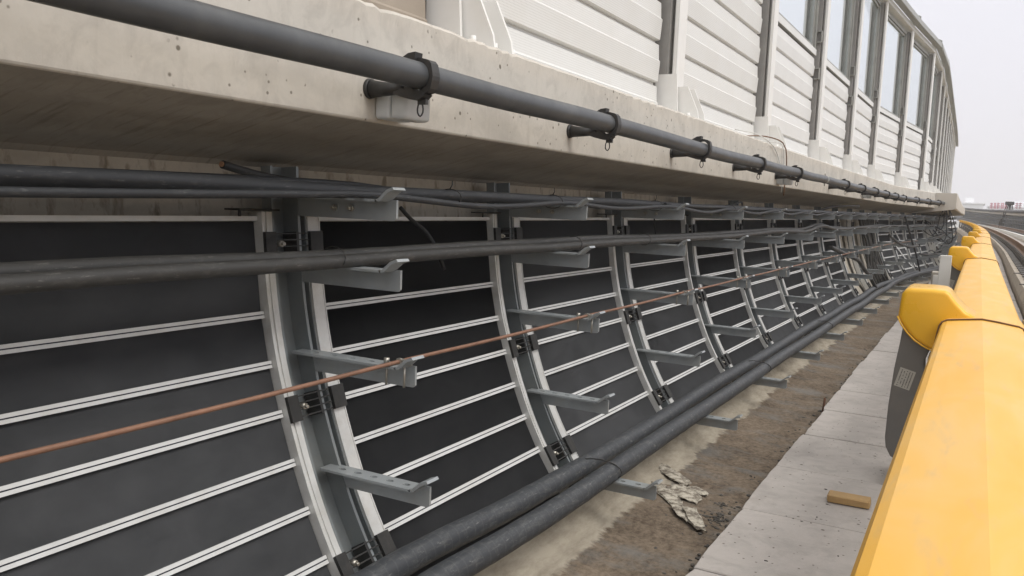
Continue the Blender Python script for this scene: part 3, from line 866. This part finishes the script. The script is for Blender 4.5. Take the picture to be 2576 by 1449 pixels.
for k in range(10):
    s = 1.478+k; c = rc0 if k == 0 else copy_tree(rc0); c.location = P(-1.08, s-.004, -.3585); c.rotation_euler = (0, 0, head(s))
    tag(c, label='small zinc clip holding the copper rod on the %s rib' % ordn(k), cat='clip', group='clips of the copper rod')
# heavy armoured pair on the lowest arms
rr_ = random.Random(9)
up = [(-1.045, s, z) for s, z in ((.3, -.80), (.9, -.80), (1.34, -.80), (1.6, -.806), (1.9, -.824), (2.4, -.836), (3, -.842), (3.9, -.832), (5, -.838), (6.3, -.83), (7.2, -.838), (8.2, -.83))]+[(-1.04+rr_.uniform(-.02, .02), s, -.836+rr_.uniform(-.01, .015)) for s in srange(9, 30, 1)]
dn = [(-.958, s, z) for s, z in ((.3, -.80), (.9, -.815), (1.43, -.822), (1.78, -.838), (2.18, -.846), (3, -.842), (4.1, -.846), (5, -.842), (6.1, -.848), (7.0, -.842), (7.8, -.84))]+[(-.965+rr_.uniform(-.02, .02), s, -.842+rr_.uniform(-.01, .012)) for s in srange(8.6, 30, 1)]
line_obj('armoured_cable', up, .031, 'cable_armoured', 22, .05, wob=.02, label='rear very thick black cable on the lowest arms, nearer the wall', cat='cable', group='thick cable pair on the lowest arms')
line_obj('armoured_cable', dn, .031, 'cable_armoured', 22, .05, wob=.02, label='front very thick black cable on the lowest arms, nearer the walkway', cat='cable', group='thick cable pair on the lowest arms')
for s, lab in ((2.42, 'black strap round the thick cable pair near the second rib'), (4.55, 'black strap round the thick cable pair near the fourth rib'), (6.6, 'black strap round the thick cable pair near the sixth rib')):
    bm = nb(); c0 = P(-1.0, s, -.84)
    tube(bm, [c0+Vector((.08*math.cos(a), .02*math.cos(a), .036*math.sin(a))) for a in [R(x) for x in range(0, 361, 20)]], .0022, 6, 0)
    recentre(link('cable_strap', bm, 'rubber_black', label=lab, cat='cable strap'))
# black cable dropping in front of the panels after the nearest rib
line_obj('hanging_cable', [(-1.33, 1.80, -.03), (-1.325, 1.84, -.06), (-1.315, 1.90, -.095), (-1.31, 1.95, -.15), (-1.30, 1.97, -.2)], .0055, 'cable_clean', 8, .02, label='black cable dropping behind the top arm in the first panel after the nearest rib', cat='cable')
line_obj('hanging_cable', [(-1.24, 3.55, .0), (-1.28, 3.62, -.06), (-1.30, 3.70, -.12), (-1.30, 3.72, -.2)], .003, 'cable_clean', 8, .02, label='thin black wire dropping after the third rib down to the dusty cables', cat='cable')
line_obj('hanging_cable', [(-1.25, 4.7, .0), (-1.26, 4.9, .03), (-1.30, 5.2, .045), (-1.33, 5.35, .03), (-1.33, 5.4, -.1)], .005, 'cable_clean', 8, .03, label='black cable arching above the top arms past the fourth rib', cat='cable')
# bundle of risers in the bare bays
for k in range(11):
    s = 10.62+k*.115+rr_.uniform(-.05, .05); z0 = -.02; lean = rr_.uniform(.12, .35)
    pts = [(-1.32, s-.1, .0), (-1.31, s, -.1), (-1.25+rr_.uniform(-.04, .04), s+.1, -.35), (-1.20, s+lean*.7, -.6), (-1.10+rr_.uniform(-.03, .03), s+lean, -.86)]
    line_obj('riser_cable', pts, rr_.choice([.012, .015, .018]), 'cable_dusty', 8, .08, label='grey riser cable hanging down the bare concrete bay, %s of the bundle from the left' % ordn(k), cat='cable', group='riser cables in the bare bays')
line_obj('loose_pipe', [(-1.18, 7.9, -.30), (-1.14, 8.5, -.38), (-1.10, 9.1, -.46), (-1.10, 9.5, -.55), (-1.08, 9.9, -.66), (-1.04, 10.2, -.8)], .02, 'cable_dusty', 12, .08, label='thick grey duct sloping down across the bare bay in front of the risers', cat='duct')
line_obj('loose_pipe', [(-1.12, 11.9, -.25), (-1.05, 12.4, -.36), (-1.0, 12.9, -.42), (-1.0, 13.6, -.42)], .016, 'cable_dusty', 10, .1, label='black duct end sloping down onto the third arms past the risers', cat='duct')
line_obj('loose_pipe', [(-1.05, 12.7, .0), (-1.02, 13.1, -.3), (-1.0, 13.5, -.55), (-.98, 13.8, -.8)], .013, 'cable_clean', 10, .1, label='thin black cable slanting over the braced far panel', cat='cable')
line_obj('loose_pipe', [(-1.33, 8.0, .01), (-1.30, 8.35, .05), (-1.24, 8.9, .075), (-1.2, 9.6, .085)], .012, 'cable_dusty', 10, .08, label='dark cable stub rising towards the soffit above the top arms', cat='cable')
# tangled cables near the pipe end
for k, (dx, dz, ds) in enumerate([(-.06, -.16, .1), (.04, -.22, .0), (.10, -.24, .1), (.0, -.10, .2), (.13, -.18, .05)]):
    dx *= 1.6; dz = dz*1.5-.05
    e0 = P(-1.02, 15.9, .24)
    pts = [e0, e0+Vector((.02+dx*.15, .05, -.06)), e0+Vector((dx*.6, .05+ds, -.22)), e0+Vector((dx, ds, dz-.18)), e0+Vector((dx-.08, ds+.05, dz-.26)), e0+Vector((dx-.24, ds+.1, dz-.12)), e0+Vector((-.30, ds+.2, -.22-.03*k))]
    bm = nb(); tube(bm, pts, .008, 8, .04)
    recentre(link('loop_cable', bm, 'cable_clean', label='black cable looping down from the open end of the conduit, %s strand' % ordn(k), cat='cable', group='cables looping from the conduit end'))
for k in range(16):
    s = rr_.uniform(14.5, 27); z = rr_.choice(TOPS[:4])+.02
    pts = [(-1.12+rr_.uniform(-.1, .1), s+q*.5, z+rr_.uniform(-.05, .06)) for q in range(7)]
    line_obj('slack_cable', pts, rr_.choice([.010, .014, .018]), 'cable_dusty', 8, .1, label='slack grey cable snaking over the far arms near the wall bend, %s of that tangle' % ordn(k), cat='cable', group='slack cables near the bend')
for k, s in enumerate((1.16+.65, 2.4, 3.35, 4.5)):
    z = .02; bm = nb(); c0 = P(-1.185, s+.0, .002)
    tube(bm, [c0+Vector((.036*math.cos(a), 0, .021*math.sin(a))) for a in [R(x) for x in range(0, 361, 24)]], .0014, 6, 0)
    tube(bm, [c0+Vector((0, 0, .02)), c0+Vector((.004, .006, .032)), c0+Vector((.0, .012, .042))], .0016, 6, .01)
    recentre(link('cable_tie', bm, 'rubber_black', label='black tie with upright tail round the top cables just past the %s rib' % ordn(k), cat='cable tie', group='ties on the top cables'))

# ================================================================== YELLOW COVERS and their brackets
SB = [3.30+5.24*k for k in range(-1, 16)]
def cover_sec(grow=0.0):
    g = grow
    return [(-.098-g, -.47), (-.090-g, -.40), (-.086-g, -.378), (-.079-g*.8, -.365+g*.3), (-.066, -.3585+g), (-.03, -.3535+g), (.040, -.3455+g), (.085, -.3505+g), (.150, -.3600+g), (.160+g*.6, -.364+g*.5), (.170+g, -.378), (.177+g, -.40), (.185+g, -.47)]
for k in range(len(SB)-1):
    a, b_ = SB[k], SB[k+1]
    bm = nb()
    def cs(s, a=a, b_=b_):
        return cover_sec(0) if s > a+.26 else cover_sec(.0075)
    ss3 = [a, a+.004, a+.25, a+.262]+srange(a+.27, b_+.02, .3 if k < 4 else .8)
    def cs2(s, a=a):
        if s <= a+1e-6: return cover_sec(.0045)
        return cover_sec(.0065) if s <= a+.251 else cover_sec(0)
    loft(bm, cs2, ss3, gb)
    bmesh.ops.solidify(bm, geom=bm.faces[:], thickness=.004)
    # joint lip
    o = link('rail_cover', bm, 'cover_yellow', label=('yellow third-rail cover length in the right foreground, nearest the camera' if k == 0 else 'yellow third-rail cover length, %s one counted from the foreground' % ordn(k)), cat='rail cover', group='yellow third-rail covers')
    recentre(o)
    # dark rubber seam strip belongs to the cover
    bm = nb(); tube(bm, [P(n_, a-.003, z_, gb)-o.location for n_, z_ in cover_sec(.004)], .0028, 6, 0)
    link('seam_strip', bm, 'rail_rust', o)
def make_bracket():
    """local origin at the seam; x lateral, y along the track, z from the camera-height datum"""
    root = empty('rail_bracket')
    # hood: moulded cap with rounded corners, closed front, curved lower lip
    bm = nb()
    out_ = [(-.226, -.36), (-.222, -.305), (-.219, -.278), (-.208, -.262), (-.195, -.256), (-.12, -.254), (-.082, -.256), (-.066, -.264), (-.045, -.292), (-.012, -.325), (.02, -.342), (.02, -.40), (-.05, -.45)]
    low = [(-.09, -.474), (-.115, -.468), (-.14, -.456), (-.165, -.440), (-.19, -.416), (-.212, -.388)]
    poly = out_+low
    fs = prism(bm, poly, 'y', .02, .27)
    fr = [e for e in fs[0].edges]
    bmesh.ops.bevel(bm, geom=fr, offset=.016, segments=4, affect='EDGES', profile=.5)
    h = link('hood', bm, 'hood_yellow', root, True)
    mdf = None
    bm = nb(); tube(bm, [(x-.001, .0205, z) for x, z in [(-.226, -.36), (-.212, -.389), (-.19, -.417), (-.165, -.441), (-.14, -.457), (-.115, -.469), (-.09, -.475), (-.05, -.452)]], .0028, 6, .02); link('lip', bm, 'hood_yellow', h)
    # C-shaped grey stand
    bm = nb()
    outer = [(-.205, -.36), (-.214, -.46), (-.226, -.56), (-.235, -.70), (-.237, -.82), (-.232, -.855), (-.214, -.888), (-.185, -.905), (-.12, -.915), (.16, -.915), (.16, -.875), (-.06, -.865), (-.10, -.85), (-.115, -.81), (-.122, -.72), (-.125, -.60), (-.130, -.525), (-.112, -.47), (-.10, -.36)]
    prism(bm, outer, 'y', .06, .20); 
    bmesh.ops.bevel(bm, geom=[e for e in bm.edges if abs(e.verts[0].co.y-e.verts[1].co.y) < 1e-6], offset=.004, segments=2, affect='EDGES')
    link('stand', bm, 'frp_grey', root)
    bm = nb(); box(bm, -.20, .18, -.03, .22, -.9725, -.9155, .004); link('foot', bm, 'fastener', root)
    bm = nb(); prism(bm, [(-.102, -.47), (-.078, -.465), (-.085, -.50), (-.118, -.55), (-.117, -.50)], 'y', .03, .16); link('claw', bm, 'fastener', root)
    # sticker with rows of unreadable small print
    bm = nb(); c_, s_ = math.cos(R(-14)), math.sin(R(-14))
    def st(u, v): return (-.187+u*c_-v*s_, -.592+u*s_+v*c_)
    q = [st(-.027, -.036), st(.027, -.036), st(.027, .036), st(-.027, .036)]
    prism(bm, q, 'y', .0585, .0597); stk = link('sticker', bm, 'sticker', root)
    bm = nb(); rq = random.Random(4)
    for row in range(5):
        u = .018-row*.009; v = .030
        while v > -.030:
            l = rq.uniform(.002, .0045)
            if row in (0,) or rq.random() > .25:
                prism(bm, [st(u-.0016, v-l), st(u+.0016, v-l), st(u+.0016, v), st(u-.0016, v)], 'y', .0578, .0584)
            v -= l+.0016
            if row and rq.random() < .05: break
    link('print', bm, 'ink', stk)
    bm = nb(); box(bm, .0, .09, .03, .16, -.62, -.50); box(bm, .03, .06, .03, .16, -.70, -.62); link('insulator', bm, 'fastener', root)
    return root
br0 = make_bracket()
for k, s in enumerate(SB[1:]):
    b_ = br0 if k == 0 else copy_tree(br0)
    b_.location = P(0, s, 0, gb); b_.rotation_euler = (0, 0, head(s, gb))
    tag(b_, label='grey third-rail stand with bulging yellow hood, %s one from the foreground' % ordn(k), cat='rail bracket', group='third-rail brackets with yellow hoods')
# live rail under the covers
bm = nb(); loft(bm, lambda s: [(.01, -.50), (.07, -.50), (.07, -.47), (.01, -.47)], srange(-2, 80, 1), gb, closed=True)
recentre(link('third_rail', bm, 'rail_top', label='steel third rail hidden beneath the yellow covers', cat='rail'))
# white boxes by the second bracket
bm = nb(); box(bm, -.268, -.172, 8.46, 8.50, -.63+Z0, -.335+Z0, .004); o = recentre(link('white_box', bm, 'duct_white', label='upright white board beside the second yellow hood', cat='box'))
root = empty('white_cabinet', (-.27, 9.45, -.974+Z0), label='pale cabinet standing on the walkway behind the white board', cat='cabinet')
bm = nb(); box(bm, -.09, .13, -.05, .15, .0, .43, .006); link('body', bm, 'concrete_far', root)
bm = nb(); box(bm, -.075, .115, -.056, -.0505, .03, .40, .002); link('door', bm, 'duct_white', root)

# ================================================================== RUNNING RAILS and fasteners
RP = [(-.075, -.692), (-.075, -.682), (-.02, -.668), (-.009, -.65), (-.009, -.565), (-.036, -.552), (-.036, -.523), (-.028, -.518), (.028, -.518), (.036, -.523), (.036, -.552), (.009, -.565), (.009, -.65), (.02, -.668), (.075, -.682), (.075, -.692)]
for nr, lab in ((.82, 'rusty brown running rail nearest the yellow covers'), (2.26, 'rusty brown running rail on the far side of the track')):
    bm = nb(); loft(bm, lambda s, nr=nr: [(nr+a, b) for a, b in RP], srange(-2, 92, .8), gb, mis=[0]*7+[1]+[0]*8, closed=True)
    recentre(link('running_rail', bm, ['rail_rust', 'rail_top'], label=lab, cat='rail'))
def fast_mesh():
    bm = nb(); box(bm, -.24, .24, -.10, .10, -.80, -.775, .004); box(bm, -.10, .10, -.05, .05, -.775, -.693)
    for sx in (-1, 1):
        tube(bm, [(sx*.08, -.05, -.67), (sx*.12, -.04, -.65), (sx*.15, 0, -.69), (sx*.12, .04, -.65), (sx*.08, .05, -.67)], .009, 6, .02)
        cyl(bm, (sx*.13, 0, -.775), (sx*.13, 0, -.72), .014, n=6)
    return bm
fo = None; nfa = 0
for nr, nm in ((.82, 'near'), (2.26, 'far')):
    k = 0
    for s in srange(5.0, 65 if nm == 'near' else 65, .6):
        if nm == 'far' and s < 30: continue
        if fo is None: fo = link('rail_fastener', fast_mesh(), 'fastener'); c = fo
        else: c = fo.copy(); col.objects.link(c)
        c.location = P(nr, s, 0, gb); c.rotation_euler = (0, 0, head(s, gb)); k += 1
        tag(c, label='dark coiled clip block fastening the %s' % ('rail nearest the yellow covers' if nm == 'near' else 'far running rail'), cat='rail fastener', group='fasteners of the %s rail' % nm)
bm = nb(); loft(bm, lambda s: [(1.66, -.78), (1.66, -.64), (1.80, -.64), (1.80, -.78)], srange(10, 92, 1), gb, closed=True, ends=True)
recentre(link('white_duct', bm, 'duct_white', label='long low white duct running between the two rails', cat='duct'))
for k, s in enumerate((4.4, 5.6, 6.9, 8.4, 10.2, 12.3, 14.8)):
    bm = nb(); box(bm, -.33, .25, -.02, .02, 0, .012, .002)
    o = link('bed_joint', bm, 'fastener', kind='structure'); o.location = P(.82, s, -.799, gb); o.rotation_euler = (0, 0, head(s, gb))
bm = nb(); box(bm, -.19, .19, -.05, .05, 0, .03, .003)
o = link('timber_board', bm, 'wood', label='brown timber board lying across the concrete beside the right edge of the cover', cat='board'); o.location = P(.55, 7.6, -.797, gb); o.rotation_euler = (0, 0, R(3))
# debris strip in the bend by the wall foot
# ================================================================== OPPOSITE WALL
NO = 3.35
bm = nb(); loft(bm, lambda s: [(NO-.25, -.98), (NO-.12, -.9), (NO, -.55), (NO+.02, -.05), (NO-.02, .12), (NO-.17, .20), (NO-.17, .48), (NO+.35, .48), (NO+.35, -1.2)], srange(-5, 122, 1.5), gopp, mis=[2, 2, 2, 2, 1, 0, 0, 0])
recentre(link('viaduct_wall', bm, ['concrete_face', 'concrete_soffit', 'panel_charcoal'], label='opposite concrete viaduct wall curving across the far right background', cat='wall'))
line_obj('conduit_pipe', [(NO-.25, s, .45+.01*math.sin(s)) for s in srange(30, 122, 3)], .10, 'mast_black', 8, 3, g=gopp, label='dark conduit pipe along the top of the opposite wall', cat='pipe')
def oprib():
    bm = nb(); box(bm, .0, .06, -.05, .05, -.85, .1)
    for z in (-.02, -.16, -.37, -.6, -.8): box(bm, -.28, .0, -.02, .02, z-.045, z)
    return bm
op = None; nop = 0
for s in srange(46, 112, 1.1):
    if op is None: op = link('cable_bracket_rib', oprib(), 'steel_paint'); c = op
    else: c = op.copy(); col.objects.link(c)
    c.location = P(NO-.08, s, 0, gopp); c.rotation_euler = (0, 0, head(s, gopp))
    tag(c, label='tiny dark cable rib on the opposite curving wall', cat='cable rack', group='ribs on the opposite wall')
for z, D in ((.02, -.2), (-.13, -.24), (-.34, -.2), (-.76, -.25)):
    line_obj('power_cable', [(NO+D, s, z+rr_.uniform(-.01, .02)) for s in srange(40, 118, 2)], .03, 'cable_clean', 6, 2, g=gopp, label={.02: 'far cable on the top arms of the opposite wall', -.13: 'far cable on the second arms of the opposite wall', -.34: 'far cable on the third arms of the opposite wall', -.76: 'far thick cable on the lowest arms of the opposite wall'}[z], cat='cable')
# pole with box and cable loops on the opposite wall
def rayat(x, y, s):
    v = fw + (x-1288)/2117.03*rr - (y-724.5)/2117.03*uu
    return Vector((0, 0, Z0)) + v*(s/v.y)
q = rayat(2539, 524, 74)
mast = empty('cable_pole', q, label='black pole head with cable loops standing above the opposite wall', cat='pole')
bm = nb(); box(bm, -.3, .3, -.25, .25, .25, .5, .04); link('head', bm, 'mast_black', mast)
bm = nb()
for k in range(6):
    a = k/6*math.tau; tube(bm, [(.15*math.cos(a), .1*math.sin(a), .3), (.28*math.cos(a)-.05, .1*math.sin(a), -.3), (-.2-.06*k, 0, -.9), (-.3-.05*k, 0, -1.5)], .035, 6, .2)
link('cable', bm, 'mast_black', mast)
bm = nb(); cyl(bm, (0, .1, -1.2), (0, .1, .3), .05, n=8); link('pole', bm, 'mast_black', mast)

# ================================================================== FAR BUILDINGS
def wpx(px, s): return px*s/.877*.0 + px/2117.03*s*.95
def building(x0, x1, yt, yb, s, lab, extra=()):
    a = rayat(x0, yb, s); b = rayat(x1, yb, s); t = rayat((x0+x1)/2, yt, s)
    W = (b-a).length; H = t.z+10.0; mid = (a+b)/2
    root = empty('building', (mid.x, s, -10), 0, label=lab, cat='building')
    bm = nb(); box(bm, -W/2, W/2, 0, 30, 0, H); link('walls', bm, 'far_white', root)
    bm = nb(); n = max(2, int(W/5))
    for k in range(n):
        for zz in srange(H-1.2, 3, 3.0):
            box(bm, -W/2+W*(k+.15)/n, -W/2+W*(k+.85)/n, -.15, .05, zz-.7, zz)
    link('window_band', bm, 'far_window', root)
    bm = nb(); box(bm, -W/2-.4, W/2+.4, -.4, 30.4, H+.003, H+.3); link('roof', bm, 'far_white', root)
    return root, W, H
b1, W1, H1 = building(2422, 2473, 513, 527, 240, 'long white flat-roofed building on the horizon left of the red characters')
bm = nb(); box(bm, -W1*.42, -W1*.02, 4, 20, H1+.31, H1+1.6); link('roof_block', bm, 'far_white', b1)
b2, W2, H2 = building(2488, 2600, 522.5, 528, 250, 'low white building on the horizon carrying a row of red characters')
b3, W3, H3 = building(2541, 2572, 510, 527, 260, 'taller white block on the horizon behind the black pole head')
rc = random.Random(21)
for xc in (2493.5, 2503, 2512, 2521.5, 2530.5, 2557.5, 2566.5):
    p = rayat(xc, 517.5, 249.5)
    bm = nb(); sz = .36
    for k in range(3): 
        zz = (-.8+.8*k)*.62; box(bm, -sz*rc.uniform(.7, 1), sz*rc.uniform(.7, 1), -.1, .1, zz-.13, zz+.13)
    for k in range(2):
        xx = rc.uniform(-.7, .7)*sz; box(bm, xx-.11, xx+.11, -.16, .16, -.75, .75)
    o = link('sign_character', bm, 'far_red', b2); o.location = p-b2.location

# ================================================================== SMALL THINGS ON THE FLOOR
bm = nb(); box(bm, -.067, .067, -.03, .03, 0, .024, .003)
for v in bm.verts:
    v.co += Vector((random.uniform(-.002, .002), random.uniform(-.002, .002), random.uniform(-.0015, .0015)*(v.co.z > .01)))
o = link('wood_block', bm, 'wood', label='small light brown wooden block lying on the walkway slab', cat='wood block'); o.location = P(-.303, 2.985, -.972, gb); o.rotation_euler = (0, 0, R(2))
FLK = [(-.950, 3.07), (-.889, 2.86), (-.850, 2.91), (-.803, 2.72), (-.743, 2.69), (-.815, 2.97)]
def flake(pts, t, s, n, z, lab, tilt=(0, 0, 0), mat='plaster'):
    pts = [(x*1.3, y*1.05) for x, y in pts]; t *= .65
    bm = nb(); prism(bm, pts, 'z', 0, t); bmesh.ops.subdivide_edges(bm, edges=bm.edges[:], cuts=2, use_grid_fill=True)
    for v in bm.verts: v.co += Vector((random.uniform(-.006, .006), random.uniform(-.005, .005), random.uniform(-.002, .003)))
    bmesh.ops.triangulate(bm, faces=bm.faces[:])
    o = link('plaster_flake', bm, mat, label=lab, cat='plaster flake', group='broken plaster on the gutter floor'); o.location = P(n, s, z, gd); o.rotation_euler = tilt; return o
flake([(-.085, -.02), (-.04, -.03), (.03, -.03), (.08, -.012), (.07, .02), (.0, .028), (-.06, .02)], .007, FLK[0][1], FLK[0][0], -1.022, 'upper broken plaster flake beside the lowest arm tip', (.0, .10, R(-38)))
flake([(-.10, -.02), (-.02, -.032), (.06, -.028), (.10, -.01), (.05, .015), (-.03, .02), (-.08, .012)], .009, FLK[1][1], FLK[1][0], -1.032, 'long pale plaster flake just right of the lowest arm tip', (.05, .04, R(-48)))
flake([(-.05, -.035), (.02, -.04), (.065, -.01), (.05, .03), (-.02, .04), (-.055, .02)], .006, FLK[2][1], FLK[2][0], -1.030, 'grey flat plaster flake in the middle of the broken heap', (.04, .06, R(-38)))
flake([(-.05, -.012), (.02, -.018), (.055, -.006), (.03, .012), (-.04, .012)], .007, FLK[3][1], FLK[3][0], -1.032, 'narrow pale plaster sliver below the grey flat flake', (.0, .03, R(-52)))
flake([(-.065, -.018), (-.01, -.028), (.05, -.022), (.072, .0), (.02, .012), (-.05, .02)], .016, FLK[4][1], FLK[4][0], -1.032, 'thick cream plaster flake lowest in the broken heap', (.06, .05, R(-56)))
flake([(-.035, -.012), (.01, -.02), (.035, -.005), (.02, .015), (-.02, .014)], .010, FLK[5][1], FLK[5][0], -1.034, 'small crumbled plaster flake nearest the walkway edge', (.1, .05, R(-30)))
bm = nb(); rk = random.Random(31)
for k in range(420):
    if k < 170: s, n = rk.gauss(2.80, .10), -.72+rk.gauss(0, .05)
    else: s, n = rk.uniform(1.6, 8), -.63+rk.gauss(0, .03)-abs(rk.gauss(0, .04))*(k % 3 == 0)
    if n > -.61: n = -.62
    r_ = rk.uniform(.002, .007); c0 = P(n, s, -1.045, gd)
    mm = Matrix.Translation(c0) @ Matrix.Diagonal((r_*rk.uniform(.7, 1.8), r_*rk.uniform(.7, 1.8), r_*rk.uniform(.5, 1), 1))
    bmesh.ops.create_icosphere(bm, subdivisions=1, radius=1, matrix=mm)
link('dirt_clods', bm, 'clod', kind='stuff', label='scattered grey clods of dirt along the walkway edge')
bm = nb()
for k in range(34):
    s, n = rk.choice([rk.gauss(2.70, .12), rk.uniform(2.0, 6.5), rk.uniform(2.0, 5)]), rk.uniform(-.55, -.2)
    r_ = rk.uniform(.001, .0035); c0 = P(n, s, -.974, gb)
    mm = Matrix.Translation(c0) @ Matrix.Diagonal((r_*rk.uniform(.8, 2.2), r_*rk.uniform(.6, 1.2), r_*.5, 1))
    bmesh.ops.create_icosphere(bm, subdivisions=1, radius=1, matrix=mm)
link('grit', bm, 'clod', kind='stuff', label='dark grit scattered over the walkway slabs')
bm = nb(); cyl(bm, P(-.635, 4.55, -1.05, gd), P(-.63, 4.56, -.955, gd), .006, n=8); recentre(link('rusty_rod', bm, 'rust_rod', label='short rusty steel rod sticking up at the walkway edge', cat='rod'))

# ------------------------------------------------------------------ haze
HAZE = True
if HAZE:
    bm = nb(); box(bm, -700, 700, -60, 900, -11.0, 60)
    m, t, b = new_mat('haze'); t.nodes.clear(); o_ = t.nodes.new('ShaderNodeOutputMaterial'); pv = t.nodes.new('ShaderNodeVolumePrincipled')
    pv.inputs['Color'].default_value = (.93, .93, .96, 1); pv.inputs['Density'].default_value = .0017; pv.inputs['Anisotropy'].default_value = .2
    lk(t, pv.outputs[0], o_.inputs['Volume']); MATS['haze'] = m
    link('haze', bm, 'haze', kind='stuff', label='thin pale haze over the whole viaduct')
